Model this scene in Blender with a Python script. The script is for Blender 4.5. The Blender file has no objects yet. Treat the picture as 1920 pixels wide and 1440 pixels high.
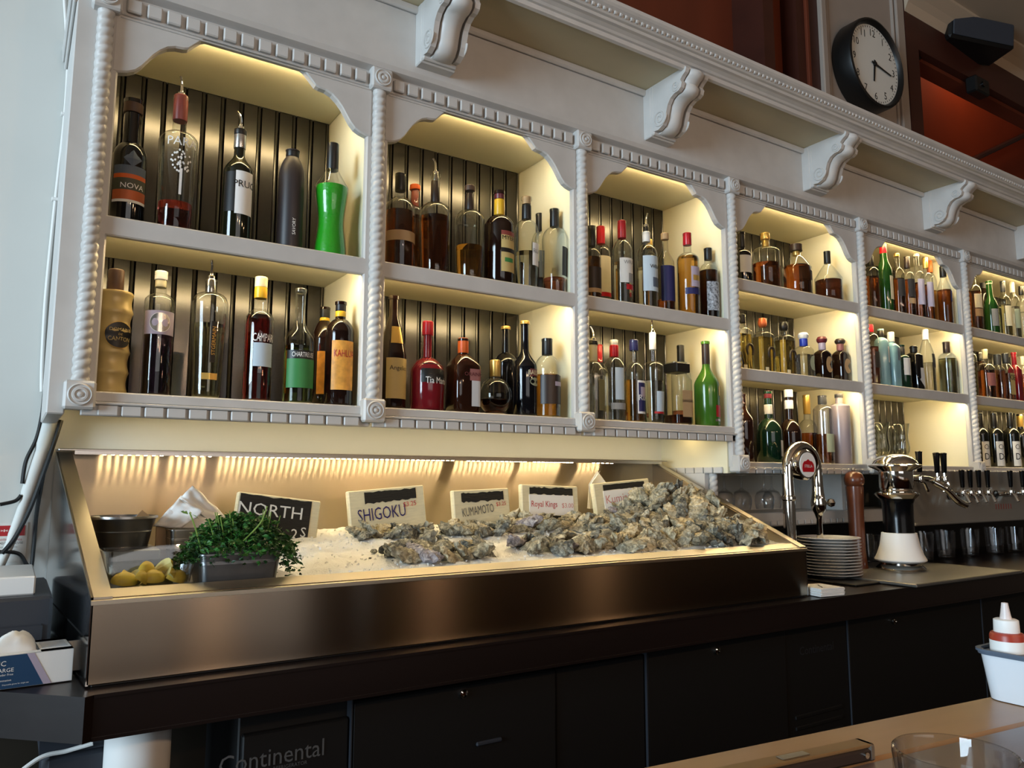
import bpy, math, random
from mathutils import Vector, Matrix
from math import sin, cos, pi, radians, sqrt
random.seed(7)
SC = bpy.context.scene
COL = SC.collection

# ------------------------------------------------------------------ camera, world, lights, exposure
def look_matrix(yaw, pitch, roll, loc):
    cy, sy, cp, sp = cos(yaw), sin(yaw), cos(pitch), sin(pitch)
    F = Vector((sy*cp, cy*cp, sp)); R = Vector((cy, -sy, 0)); U = R.cross(F)
    R2 = cos(roll)*R + sin(roll)*U; U2 = -sin(roll)*R + cos(roll)*U
    m = Matrix((R2, U2, -F)).transposed().to_4x4(); m.translation = Vector(loc)
    return m
cam_d = bpy.data.cameras.new('camera'); cam = bpy.data.objects.new('camera', cam_d); COL.objects.link(cam)
cam_d.sensor_width = 36.0; cam_d.lens = 36.0*1441.4/1920.0; cam_d.clip_start = 0.02; cam_d.clip_end = 60
cam.matrix_world = look_matrix(.5747, .1244, .0013, (-.1136, -1.915, 1.30))
SC.camera = cam
SC.view_settings.view_transform = 'Standard'; SC.view_settings.look = 'None'
SC.view_settings.exposure = 0.0; SC.view_settings.gamma = 1.0
SC.view_settings.use_curve_mapping = False
SC.cycles.use_denoising = True
SC.cycles.max_bounces = 10; SC.cycles.diffuse_bounces = 3; SC.cycles.glossy_bounces = 4
SC.cycles.transmission_bounces = 8; SC.cycles.transparent_max_bounces = 24
SC.cycles.caustics_reflective = False; SC.cycles.caustics_refractive = False
SC.cycles.sample_clamp_indirect = 4.0
W = bpy.data.worlds.new('room_ambience'); SC.world = W; W.use_nodes = True
W.node_tree.nodes['Background'].inputs[0].default_value = (1.0, .80, .62, 1)
W.node_tree.nodes['Background'].inputs[1].default_value = .05
def area(name, loc, target, sx, sy, power, col):
    d = bpy.data.lights.new(name, 'AREA'); d.shape = 'RECTANGLE'; d.size = sx; d.size_y = sy
    d.energy = power; d.color = col
    o = bpy.data.objects.new(name, d); COL.objects.link(o); o.location = loc
    o.rotation_euler = (Vector(target)-Vector(loc)).to_track_quat('-Z', 'Y').to_euler()
    return o
# daylight through the street windows far to the left, plus a soft unseen fill added behind the guests
area('window_and_fill', (-6.4, -2.5, 2.05), (1.0, .1, 1.7), 2.8, 2.8, 610, (.66, .85, 1.0))
area('window_and_fill', (.6, -5.4, 1.9), (1.7, .1, 1.7), 3.2, 1.6, 29, (.98, .96, .95))
# warm pendant lamps hanging over the guests' side of the room
for px, py, pz in ((.9, -3.3, 2.15), (2.3, -3.3, 2.15), (3.7, -3.3, 2.15), (.1, -3.6, 2.2)):
    d = bpy.data.lights.new('pendant_lamp', 'POINT'); d.energy = 19; d.color = (1, .62, .34); d.shadow_soft_size = .035
    o = bpy.data.objects.new('pendant_lamp', d); COL.objects.link(o); o.location = (px, py, pz)
d = bpy.data.lights.new('lobby_fill', 'POINT'); d.energy = 3.5; d.color = (1, .6, .35); d.shadow_soft_size = .1  # unseen light added to bring up the orange wall
o = bpy.data.objects.new('lobby_fill', d); COL.objects.link(o); o.location = (5.4, .45, 4.4)

# ------------------------------------------------------------------ helpers
def lin(c):
    c = c/255.0
    return c/12.92 if c <= .04045 else ((c+.055)/1.055)**2.4
def C(r, g, b): return (lin(r), lin(g), lin(b), 1)
MATS = {}
def P(name, col, rough=.5, metal=0, spec=.5, trans=0, ior=1.45, coat=0, bump=0, bscale=60, vary=0, vscale=6, aniso=0, tangent=None, emit=0, emitcol=None, subs=0, stretch=(1,1,1), crough=.05):
    m = bpy.data.materials.new(name); m.use_nodes = True; nt = m.node_tree; b = nt.nodes['Principled BSDF']
    b.inputs['Base Color'].default_value = col; b.inputs['Roughness'].default_value = rough
    b.inputs['Metallic'].default_value = metal; b.inputs['Specular IOR Level'].default_value = spec
    b.inputs['Transmission Weight'].default_value = trans; b.inputs['IOR'].default_value = ior
    b.inputs['Coat Weight'].default_value = coat; b.inputs['Coat Roughness'].default_value = crough
    b.inputs['Anisotropic'].default_value = aniso
    if subs:
        b.inputs['Subsurface Weight'].default_value = subs; b.inputs['Subsurface Radius'].default_value = (.02, .02, .02)
        b.inputs['Subsurface Scale'].default_value = .5
    if tangent:
        n = nt.nodes.new('ShaderNodeCombineXYZ')
        for i in range(3): n.inputs[i].default_value = tangent[i]
        nt.links.new(n.outputs[0], b.inputs['Tangent'])
    if emit:
        b.inputs['Emission Color'].default_value = emitcol or col; b.inputs['Emission Strength'].default_value = emit
    if bump or vary:
        tc = nt.nodes.new('ShaderNodeTexCoord'); mp = nt.nodes.new('ShaderNodeMapping'); mp.inputs['Scale'].default_value = stretch
        nt.links.new(tc.outputs['Object'], mp.inputs[0])
    if vary:
        n = nt.nodes.new('ShaderNodeTexNoise'); n.inputs['Scale'].default_value = vscale; n.inputs['Detail'].default_value = 5
        nt.links.new(mp.outputs[0], n.inputs['Vector'])
        mx = nt.nodes.new('ShaderNodeMix'); mx.data_type = 'RGBA'
        mx.inputs['A'].default_value = tuple(max(0, c*(1-vary)) for c in col[:3])+(1,); mx.inputs['B'].default_value = tuple(min(1, c*(1+vary)) for c in col[:3])+(1,)
        rp = nt.nodes.new('ShaderNodeMapRange'); rp.inputs[1].default_value = .3; rp.inputs[2].default_value = .7
        nt.links.new(n.outputs['Fac'], rp.inputs[0]); nt.links.new(rp.outputs[0], mx.inputs['Factor']); nt.links.new(mx.outputs['Result'], b.inputs['Base Color'])
    if bump:
        n = nt.nodes.new('ShaderNodeTexNoise'); n.inputs['Scale'].default_value = bscale; n.inputs['Detail'].default_value = 4
        nt.links.new(mp.outputs[0], n.inputs['Vector'])
        bp = nt.nodes.new('ShaderNodeBump'); bp.inputs['Strength'].default_value = bump; bp.inputs['Distance'].default_value = .003
        nt.links.new(n.outputs['Fac'], bp.inputs['Height']); nt.links.new(bp.outputs[0], b.inputs['Normal'])
    MATS[name] = m
    return m
def THIN(name, tint, edge=None, base=.03, rough=.02):
    """thin blown glass: clear at normal incidence, tinted and glossy towards its edge"""
    m = bpy.data.materials.new(name); m.use_nodes = True; nt = m.node_tree; nt.nodes.clear()
    out = nt.nodes.new('ShaderNodeOutputMaterial'); tr = nt.nodes.new('ShaderNodeBsdfTransparent'); gl = nt.nodes.new('ShaderNodeBsdfGlossy')
    gl.inputs['Roughness'].default_value = rough; gl.inputs['Color'].default_value = (1, 1, 1, 1)
    lw = nt.nodes.new('ShaderNodeLayerWeight'); lw.inputs['Blend'].default_value = .22
    mc = nt.nodes.new('ShaderNodeMix'); mc.data_type = 'RGBA'; mc.inputs['A'].default_value = tint; mc.inputs['B'].default_value = edge or tuple(c*.55 for c in tint[:3])+(1,)
    nt.links.new(lw.outputs['Facing'], mc.inputs['Factor']); nt.links.new(mc.outputs['Result'], tr.inputs['Color'])
    fr = nt.nodes.new('ShaderNodeLayerWeight'); fr.inputs['Blend'].default_value = .5
    pw = nt.nodes.new('ShaderNodeMath'); pw.operation = 'POWER'; pw.inputs[1].default_value = 3.2; nt.links.new(fr.outputs['Facing'], pw.inputs[0])
    ad = nt.nodes.new('ShaderNodeMath'); ad.operation = 'MULTIPLY_ADD'; ad.inputs[1].default_value = .8; ad.inputs[2].default_value = base; ad.use_clamp = True
    nt.links.new(pw.outputs[0], ad.inputs[0])
    mx = nt.nodes.new('ShaderNodeMixShader'); nt.links.new(ad.outputs[0], mx.inputs[0]); nt.links.new(tr.outputs[0], mx.inputs[1]); nt.links.new(gl.outputs[0], mx.inputs[2])
    nt.links.new(mx.outputs[0], out.inputs[0]); MATS[name] = m
    return m

def mesh(name, verts, faces, smooth=False, angle=35):
    me = bpy.data.meshes.new(name); me.from_pydata([tuple(v) for v in verts], [], faces); me.validate(); me.update()
    if smooth:
        me.polygons.foreach_set('use_smooth', [True]*len(me.polygons)); me.set_sharp_from_angle(angle=radians(angle))
    return me
def obj(name, me, mat, parent=None, loc=(0, 0, 0), rot=(0, 0, 0), label=None):
    if isinstance(me, tuple): me = mesh(name, *me)
    o = bpy.data.objects.new(name, me); COL.objects.link(o)
    if mat is not None and not me.materials: me.materials.append(MATS[mat] if isinstance(mat, str) else mat)
    o.location = loc; o.rotation_euler = rot
    if parent is not None: o.parent = parent
    if label: o['label'] = label
    return o
def thing(name, label, cat, loc=(0, 0, 0), rot=(0, 0, 0), group=None):
    o = bpy.data.objects.new(name, None); o.empty_display_size = .02; COL.objects.link(o); o.location = loc; o.rotation_euler = rot
    o['label'] = label; o['category'] = cat
    if group: o['group'] = group
    return o
def tag(o, label, cat, group=None, kind=None):
    o['label'] = label; o['category'] = cat
    if group: o['group'] = group
    if kind: o['kind'] = kind
    return o
def struct(o): o['kind'] = 'structure'; return o
def join(*parts):
    V, Fc = [], []; sm = False; ang = 35
    for p in parts:
        n = len(V); V += [tuple(v) for v in p[0]]; Fc += [tuple(i+n for i in f) for f in p[1]]
        if len(p) > 2 and p[2]: sm = True
    return (V, Fc, sm, ang)
def box(x0, x1, y0, y1, z0, z1):
    v = [(x, y, z) for x in (x0, x1) for y in (y0, y1) for z in (z0, z1)]
    return (v, [(0, 1, 3, 2), (4, 6, 7, 5), (0, 4, 5, 1), (2, 3, 7, 6), (0, 2, 6, 4), (1, 5, 7, 3)])
def bbox(x0, x1, y0, y1, z0, z1, b=.003):
    """box with chamfered edges"""
    xs = (x0, x0+b, x1-b, x1); ys = (y0, y0+b, y1-b, y1); zs = (z0, z0+b, z1-b, z1)
    V = []; idx = {}
    def vi(i, j, k):
        if (i, j, k) not in idx: idx[(i, j, k)] = len(V); V.append((xs[i], ys[j], zs[k]))
        return idx[(i, j, k)]
    Fc = []
    for s, t in ((0, 1), (3, 2)):
        f = [vi(s, 1, 1), vi(s, 2, 1), vi(s, 2, 2), vi(s, 1, 2)]; Fc.append(f if s else f[::-1])
        f = [vi(1, s, 1), vi(2, s, 1), vi(2, s, 2), vi(1, s, 2)]; Fc.append(f[::-1] if s else f)
        f = [vi(1, 1, s), vi(2, 1, s), vi(2, 2, s), vi(1, 2, s)]; Fc.append(f if s else f[::-1])
    for a, ai in ((0, 1), (3, 2)):
        for c, ci in ((0, 1), (3, 2)):
            Fc.append([vi(a, ci, 1), vi(a, ci, 2), vi(ai, c, 2), vi(ai, c, 1)])
            Fc.append([vi(a, 1, ci), vi(a, 2, ci), vi(ai, 2, c), vi(ai, 1, c)])
            Fc.append([vi(1, a, ci), vi(2, a, ci), vi(2, ai, c), vi(1, ai, c)])
            for e, ei in ((0, 1), (3, 2)):
                pass
    for a, ai in ((0, 1), (3, 2)):
        for c, ci in ((0, 1), (3, 2)):
            for e, ei in ((0, 1), (3, 2)):
                Fc.append([vi(a, ci, ei), vi(ai, c, ei), vi(ai, ci, e)])
    return (V, Fc)
def extrude_x(poly, x0, x1):
    """poly: list of (y,z); closed prism along X"""
    n = len(poly); V = [(x0, y, z) for y, z in poly]+[(x1, y, z) for y, z in poly]
    Fc = [(i, (i+1) % n, n+(i+1) % n, n+i) for i in range(n)]+[tuple(range(n))[::-1], tuple(range(n, 2*n))]
    return (V, Fc)
def extrude_z(poly, z0, z1):
    n = len(poly); V = [(x, y, z0) for x, y in poly]+[(x, y, z1) for x, y in poly]
    Fc = [(i, (i+1) % n, n+(i+1) % n, n+i) for i in range(n)]+[tuple(range(n))[::-1], tuple(range(n, 2*n))]
    return (V, Fc)
def lathe(prof, seg=24, cs=None, cap0=True, cap1=True, smooth=True, sx=1, sy=1):
    V, Fc = [], []
    for r, z in prof:
        for i in range(seg):
            t = 2*pi*i/seg; k = cs(t) if cs else 1
            V.append((r*k*sin(t)*sx, -r*k*cos(t)*sy, z))
    for j in range(len(prof)-1):
        for i in range(seg):
            a = j*seg+i; b = j*seg+(i+1) % seg
            Fc.append((a, b, b+seg, a+seg))
    if cap0: Fc.append(tuple(range(seg))[::-1])
    if cap1: Fc.append(tuple(range((len(prof)-1)*seg, len(prof)*seg)))
    return (V, Fc, smooth)
def tube(path, r, seg=8, closed=False, caps=True):
    pts = [Vector(p) for p in path]; n = len(pts); V, Fc = [], []
    rr = r if isinstance(r, (list, tuple)) else [r]*n
    up = None
    for i, p in enumerate(pts):
        t = (pts[min(i+1, n-1)]-pts[max(i-1, 0)]).normalized()
        if closed: t = (pts[(i+1) % n]-pts[i-1]).normalized()
        if up is None:
            up = Vector((0, 0, 1)) if abs(t.z) < .9 else Vector((0, 1, 0))
        a = (up-t*up.dot(t)).normalized(); b = t.cross(a); up = a
        for k in range(seg):
            q = 2*pi*k/seg; V.append(p+(a*cos(q)+b*sin(q))*rr[i])
    m = n if closed else n-1
    for i in range(m):
        for k in range(seg):
            a = i*seg+k; b = i*seg+(k+1) % seg; j = ((i+1) % n)*seg
            Fc.append((a, b, j+(k+1) % seg, j+k))
    if caps and not closed: Fc += [tuple(range(seg))[::-1], tuple(range((n-1)*seg, n*seg))]
    return (V, Fc, True)
def bez(pts, n=8):
    """Catmull-Rom through pts"""
    P_ = [Vector(p) for p in pts]; out = []
    for i in range(len(P_)-1):
        p0, p1, p2, p3 = P_[max(i-1, 0)], P_[i], P_[i+1], P_[min(i+2, len(P_)-1)]
        for k in range(n):
            t = k/n; out.append(.5*((2*p1)+(p2-p0)*t+(2*p0-5*p1+4*p2-p3)*t*t+(3*p1-p0-3*p2+p3)*t**3))
    out.append(P_[-1]); return out
def xf(part, mat):
    return ([tuple(mat @ Vector(v)) for v in part[0]],)+tuple(part[1:])
def T(x, y, z): return Matrix.Translation((x, y, z))
def RX(a): return Matrix.Rotation(a, 4, 'X')
def RY(a): return Matrix.Rotation(a, 4, 'Y')
def RZ(a): return Matrix.Rotation(a, 4, 'Z')
def cyl(r, z0, z1, seg=20, r1=None): return lathe([(r, z0), (r1 if r1 is not None else r, z1)], seg)

# lettering, made once up front: flat outlines in the XY plane, centred, height 1
TEXTS = {}
def letters(strings):
    objs = []
    for s in strings:
        cu = bpy.data.curves.new('lettering', 'FONT'); cu.body = s; cu.align_x = 'CENTER'; cu.size = 1; cu.resolution_u = 2; cu.fill_mode = 'FRONT'
        o = bpy.data.objects.new('lettering', cu); COL.objects.link(o); objs.append((s, o))
    dg = bpy.context.evaluated_depsgraph_get(); dg.update()
    for s, o in objs:
        me = o.evaluated_get(dg).to_mesh()
        vs = [v.co.copy() for v in me.vertices]; fs = [tuple(p.vertices) for p in me.polygons]
        o.evaluated_get(dg).to_mesh_clear()
        if vs:
            y0 = min(v.y for v in vs); y1 = max(v.y for v in vs); x0 = min(v.x for v in vs); x1 = max(v.x for v in vs)
            k = 1/(y1-y0)
            vs = [((v.x-(x0+x1)/2)*k, (v.y-(y0+y1)/2)*k) for v in vs]
        TEXTS[s] = (vs, fs)
    for s, o in objs:
        cu = o.data; bpy.data.objects.remove(o); bpy.data.curves.remove(cu)
def flat_text(s, h, sx=1, mat=None):
    """in the XZ plane, reading along +X, seen from -Y"""
    vs, fs = TEXTS[s]
    return ([(x*h*sx, 0, y*h) for x, y in vs], fs)

# ------------------------------------------------------------------ materials
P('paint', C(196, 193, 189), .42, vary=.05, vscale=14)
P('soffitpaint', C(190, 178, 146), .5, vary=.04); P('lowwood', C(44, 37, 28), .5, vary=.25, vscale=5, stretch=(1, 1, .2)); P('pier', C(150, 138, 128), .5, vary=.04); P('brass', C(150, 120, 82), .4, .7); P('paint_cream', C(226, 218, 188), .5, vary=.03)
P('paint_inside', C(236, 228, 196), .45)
P('wall', C(212, 213, 208), .6, vary=.03, vscale=3, bump=.08, bscale=30)
P('bead', C(25, 24, 22), .2, spec=.7, bump=.04, bscale=14, stretch=(1, 1, .2))
P('steel', C(156, 142, 126), .20, 1, aniso=1, tangent=(0, 0, 1))
P('steel_back', C(176, 162, 142), .38, 1, aniso=1, tangent=(0, 0, 1))
P('steel_rim', C(206, 196, 178), .32, 1)
P('steel_side', C(226, 227, 228), .12, 1)
P('chrome', C(225, 222, 215), .06, 1)
P('steel_satin', C(170, 168, 165), .3, 1)
P('tapsteel', C(158, 155, 148), .45, .55)
P('traysteel', C(122, 120, 116), .4, .75)
P('zinc', C(120, 122, 124), .38, 1, vary=.12, vscale=20)
P('counter', C(26, 18, 16), .3, vary=.3, vscale=5, bump=.1, bscale=20, stretch=(.15, 1, 1))
P('black', C(13, 13, 13), .4)
P('blackgloss', C(10, 10, 11), .16)
P('cooler', C(10, 10, 11), .55)
P('coolerprint', C(88, 88, 88), .6)
P('darkgrey', C(46, 49, 56), .5)
P('led', (1, .82, .5, 1), .5, emit=72, emitcol=(1, .76, .40, 1))
P('led_under', (1, .82, .5, 1), .5, emit=20, emitcol=(1, .78, .42, 1))
P('led_trough', (1, .85, .6, 1), .5, emit=130, emitcol=(1, .78, .45, 1))
P('ice', C(238, 238, 234), .35, subs=.25, bump=.9, bscale=260, spec=.4)
P('icechip', C(240, 242, 242), .2, trans=.5, ior=1.31)
P('barwood', C(150, 112, 74), .34, vary=.25, vscale=7, bump=.06, bscale=40, stretch=(.12, 1.2, 1), coat=.3, crough=.25)
P('barwood2', C(104, 84, 74), .32, vary=.22, vscale=7, bump=.06, bscale=40, stretch=(.12, 1.2, 1), coat=.3, crough=.25)
P('darkwood', C(58, 26, 17), .42, vary=.25, vscale=5, stretch=(.3, 1, 1))
P('redwood', C(98, 45, 27), .4, vary=.18, vscale=6, stretch=(1, 1, .15))
P('orangewall', C(206, 84, 40), .75, vary=.1, vscale=2)
P('ceil', C(176, 158, 136), .7)
P('floor', C(48, 42, 38), .6)
P('white', C(238, 236, 232), .4); P('paper', C(226, 224, 218), .6); P('plate', C(238, 237, 234), .18, coat=.4)
P('enamel', C(226, 230, 236), .3, coat=.3, bump=.15, bscale=25)
P('cream', C(228, 218, 184), .5); P('ivory', C(240, 230, 190), .35); P('yellow', C(226, 178, 40), .35)
P('red', C(176, 22, 34), .3); P('rust', C(136, 62, 54), .4); P('orange', C(206, 92, 30), .4); P('maroon', C(92, 32, 42), .35)
P('brown', C(72, 50, 36), .5); P('dkbrown', C(40, 28, 24), .4); P('copper', C(186, 98, 58), .35, .3); P('gold', C(206, 168, 88), .3, .6)
P('tan', C(176, 146, 106), .55); P('khaki', C(196, 172, 110), .55); P('khaki2', C(120, 118, 84), .5); P('olive', C(70, 72, 56), .5)
P('slate', C(84, 96, 112), .45); P('navy', C(28, 34, 88), .4); P('blue', C(30, 54, 170), .3); P('mauve', C(176, 164, 182), .45)
P('lilac', C(186, 182, 206), .5); P('pinkbr', C(146, 92, 90), .5); P('ltgrey', C(196, 196, 198), .5); P('grey', C(150, 150, 148), .5)
P('charcoal', C(44, 46, 50), .45); P('sage', C(150, 160, 138), .5); P('ltblue', C(186, 202, 214), .45); P('grlabel', C(52, 128, 66), .5)
P('yelor', C(224, 156, 62), .5, vary=.3, vscale=40); P('bwpat', C(150, 156, 164), .5, vary=.95, vscale=120); P('silver', C(196, 194, 190), .25, .9)
P('bluebox', C(20, 62, 98), .5); P('signwood', C(216, 206, 172), .65, vary=.08, vscale=30, stretch=(1, 1, 6))
P('signblack', C(24, 22, 20), .75, bump=.6, bscale=90, stretch=(.3, 1, 3)); P('chalk', C(232, 232, 226), .8)
P('inkblue', C(36, 26, 92), .6); P('inkgrey', C(92, 88, 84), .6); P('inkred', C(186, 52, 58), .6); P('inkpink', C(206, 140, 138), .6)
P('clockface', C(206, 206, 200), .5); P('sauce', C(158, 52, 34), .35); P('plastic', C(232, 220, 216), .35, trans=.15)
P('lemonpeel', C(240, 206, 84), .4, bump=.2, bscale=120); P('lemonflesh', C(250, 232, 156), .35, subs=.3)
P('leaf', C(46, 96, 34), .5, vary=.45, vscale=30); P('leafdk', C(28, 66, 28), .5, vary=.4, vscale=30); P('stem', C(120, 150, 70), .5)
def OYSTER(name, dark, mid, light):
    m = P(name, mid, .6, bump=.6, bscale=120); nt = m.node_tree; b = nt.nodes['Principled BSDF']
    tc = nt.nodes.new('ShaderNodeTexCoord'); oi = nt.nodes.new('ShaderNodeObjectInfo'); n = nt.nodes.new('ShaderNodeTexNoise'); n.noise_dimensions = '4D'
    n.inputs['Scale'].default_value = 48; n.inputs['Detail'].default_value = 6; n.inputs['Roughness'].default_value = .7; n.inputs['Distortion'].default_value = 1.2
    mu = nt.nodes.new('ShaderNodeMath'); mu.operation = 'MULTIPLY'; mu.inputs[1].default_value = 40
    nt.links.new(oi.outputs['Random'], mu.inputs[0]); nt.links.new(mu.outputs[0], n.inputs['W']); nt.links.new(tc.outputs['Object'], n.inputs['Vector'])
    cr = nt.nodes.new('ShaderNodeValToRGB'); e = cr.color_ramp.elements; e[0].position = .34; e[0].color = dark; e[1].position = .68; e[1].color = light
    k = e.new(.5); k.color = mid; nt.links.new(n.outputs['Fac'], cr.inputs[0]); nt.links.new(cr.outputs[0], b.inputs['Base Color'])
OYSTER('oyster', C(58, 55, 46), C(142, 136, 116), C(214, 206, 182)); OYSTER('oysterdk', C(36, 36, 33), C(100, 100, 92), C(184, 182, 166))
OYSTER('oysterlt', C(92, 82, 62), C(178, 164, 132), C(232, 222, 194)); OYSTER('oysterpurple', C(66, 62, 66), C(138, 132, 138), C(208, 202, 196))
P('gdark', C(9, 9, 11), .07, spec=.6); P('golive', C(20, 22, 12), .07, spec=.6); P('gmatte', C(42, 36, 38), .45); P('gbrown', C(26, 12, 8), .06, spec=.6)
P('gdkred', C(112, 22, 30), .1, spec=.6); P('gamberdk', C(38, 16, 8), .06, spec=.6); P('gnavy', C(8, 9, 14), .06, spec=.6); P('ggreen', C(58, 100, 30), .12, spec=.6)
P('gscotch', C(26, 66, 22), .08, spec=.6); P('gbottle', C(12, 38, 24), .08, spec=.6); P('gwine', C(12, 14, 12), .07, spec=.6); P('gltblue', C(120, 160, 176), .12, spec=.6)
P('gfrost', C(196, 172, 112), .36, .15); P('gmauve', C(142, 132, 140), .22, spec=.6)
THIN('clear', (.96, .97, .96, 1), (.62, .64, .60, 1)); THIN('gcut', (.84, .84, .86, 1), (.6, .6, .62, 1), .08); THIN('clearcap', (.85, .88, .86, 1), (.5, .52, .5, 1), .1)
THIN('tumblerglass', (.95, .955, .96, 1), (.66, .68, .72, 1), .03); THIN('waterglass', (.94, .945, .95, 1), (.50, .51, .53, 1), .04); THIN('tubclear', (.93, .94, .94, 1), (.62, .64, .64, 1), .06)
for nm, c in (('bourbon', (.42, .12, .025)), ('amber', (.72, .30, .06)), ('whisky', (.86, .46, .10)), ('garnet', (.22, .035, .035)), ('port', (.10, .03, .02)), ('plum', (.07, .03, .08)),
              ('paleyel', (.90, .86, .50)), ('crimson', (.34, .02, .018)), ('dkgreen', (.30, .42, .10)), ('water', (.95, .96, .95)), ('rose', (.70, .28, .22)), ('gold_t', (.92, .72, .22))):
    P(nm, c+(1,), .02, trans=1, ior=1.36)
P('green', C(38, 160, 30), .3, subs=.3, bump=.5, bscale=90)
P('steelcap', C(170, 168, 160), .2, 1); MATS['steel_'] = MATS['steelcap']

letters(['NOVA', 'PARA', 'PRUC', 'SAVORY', 'STGERMAIN', 'CAMPARI', 'CHARTREUSE', 'KAHLUA', 'MYERS', 'RUM', 'Angelico', 'Tia Maria', 'ORANGE', 'BAILEYS', 'Rum', 'SANGRE', 'OB', 'Chat', 'Dm',
         'DOMAINE', 'CANTON', 'DE', 'NORTH', '2', 'S', 'SHIGOKU', '$3.25', 'KUMAMOTO', '$3.25', 'Royal Kings', '$3.00', 'Kumiai', 'Continental', 'REFRIGERATOR', 'STELLA', 'LARGE', 'Powder Free', 'Examination', 'Disposable gloves for single use', 'N', 'A', 'HC', 'WRAY']
        + [str(i) for i in range(1, 13)] + ['* * *', 'SAFETY NOTICE TO ALL', 'PLEASE READ BEFORE USE', 'keep this area clean and dry', 'report all faults to staff'])
# ------------------------------------------------------------------ the room
CX = [0, .68, 1.394, 2.112, 2.935, 3.802, 5.0]            # centres of the rope columns
struct(obj('floor', box(-4, 8, -6.5, .5, -.05, 0), 'floor'))
struct(obj('wall_back', box(-3.2, 8, .36, .46, 0, 2.70), 'wall'))
wu = struct(obj('wall_upper', box(-3.2, 2.36, .36, .46, 2.70, 4.6), 'wall'))
cl = struct(obj('ceiling', box(-4, 8, -6.5, .04, 3.70, 3.78), 'ceil'))
struct(obj('trim_1', extrude_x([(.0, 3.70), (-.10, 3.70), (-.10, 3.685), (-.05, 3.66), (-.02, 3.64), (0, 3.60)], 3.43, 8), 'ceil'))
# pier with the clock, between two transom openings
pier = struct(obj('trim_2', box(2.752, 3.425, .02, .34, 2.66, 3.70), 'pier'))
for x0, x1, y in ((2.752, 2.79, .0), (2.80, 2.815, .008), (3.335, 3.35, .008), (3.36, 3.425, .0)):
    obj('pier_moulding', bbox(x0, x1, y, .03, 2.66, 3.70, .005), 'pier', pier)
# transom opening, right of the clock: redwood frame, orange lobby wall beyond
w2 = struct(obj('window_2', join(box(3.43, 3.535, .0, .12, 2.66, 3.70), box(3.535, 8, .0, .12, 3.43, 3.70), box(3.535, 8, .0, .12, 2.6, 2.74)), 'darkwood'))
obj('stop_bead', join(box(3.535, 3.555, .04, .12, 2.74, 3.43), box(3.535, 8, .04, .12, 3.41, 3.43)), 'redwood', w2)
obj('corner_bracket', extrude_x([(.02, 0), (.06, 0), (.06, .01), (.02, .01)], 0, .01), 'black', w2, (3.54, 0, 3.40))
obj('corner_plate', ([(3.535, .03, 3.43), (3.62, .03, 3.43), (3.535, .03, 3.345), (3.535, .05, 3.43), (3.62, .05, 3.43), (3.535, .05, 3.345)], [(0, 1, 2), (3, 5, 4), (0, 3, 4, 1), (1, 4, 5, 2), (2, 5, 3, 0)]), 'black', w2)
struct(obj('wall_lobby', box(3.42, 9, .78, .84, 2.4, 5.2), 'orangewall'))
struct(obj('wall_lobby_end', box(3.36, 3.42, .34, .84, 2.4, 5.2), 'darkwood'))
pp = obj('sloping_pipe', tube([(4.75, .70, 3.22), (6.6, .70, 4.1)], .022, 10), 'redwood'); tag(pp, 'slim brown pipe sloping across the orange wall behind the transom opening', 'pipe')
w1 = struct(obj('window_1', join(box(2.355, 2.42, .0, .30, 2.66, 3.70), box(2.60, 2.752, .02, .34, 2.66, 3.70)), 'darkwood'))
obj('jamb_panel', box(2.42, 2.60, .10, .34, 2.66, 3.70), 'redwood', w1); obj('jamb_bead', bbox(2.655, 2.675, .008, .03, 2.66, 3.70), 'redwood', w1)
obj('transom_panel', box(.9, 2.355, .16, .2, 2.66, 3.70), 'redwood', w1); obj('sill', box(.9, 2.355, .0, .16, 2.66, 2.72), 'darkwood', w1)
t = thing('ceiling_speaker', 'black box loudspeaker tucked under the beige ceiling above the orange opening', 'speaker', (4.0, -.03, 3.625), (0, radians(6), radians(-24)))
obj('speaker_cabinet', bbox(-.19, .19, -.09, .09, -.075, .07, .012), 'black', t); obj('speaker_grille', bbox(-.175, .175, -.098, -.088, -.062, .058, .006), 'darkgrey', t)
t = thing('small_sensor', 'small black sensor box hanging from the redwood header over the orange opening', 'sensor', (4.08, -.01, 3.39))
obj('sensor_body', bbox(-.07, .07, -.03, .03, -.05, .04, .008), 'black', t); obj('lens', xf(cyl(.016, 0, .006, 14), T(0, -.03, 0) @ RX(pi/2)), 'blackgloss', t)

# wall clock
t = thing('wall_clock', 'round black rimmed wall clock showing about a quarter past six', 'clock', (3.045, .02, 3.172))
CR = .212
obj('clock_case', xf(lathe([(CR*.97, 0), (CR, .012), (CR, .080), (CR*.985, .092), (CR*.94, .096), (CR*.90, .088), (CR*.88, .076)], 48, cap1=False), RX(pi/2)), 'black', t)
face = obj('clock_face', xf(cyl(CR*.89, .03, .075, 48), RX(pi/2)), 'clockface', t)
for h in range(1, 13):
    a = 2*pi*h/12; g = flat_text(str(h), .034)
    obj('numeral', xf(g, T(sin(a)*CR*.71, -.0756, cos(a)*CR*.71)), 'black', face)
obj('minute_ticks', join(*[xf(box(-.0012, .0012, -.0762, -.0755, CR*.83-.004, CR*.83+.004), RY(2*pi*i/60)) for i in range(60)]), 'black', face)
obj('hour_hand', xf(extrude_z([(-.006, -.02), (.006, -.02), (.004, .085), (-.004, .085)],   .077, .079), RX(pi/2) @ RZ(-radians(188))), 'black', t)
obj('minute_hand', xf(extrude_z([(-.0045, -.025), (.0045, -.025), (.003, .125), (-.003, .125)], .080, .082), RX(pi/2) @ RZ(-radians(100))), 'black', t)
obj('hub', xf(cyl(.009, .075, .085, 16), RX(pi/2)), 'black', t)

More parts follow.
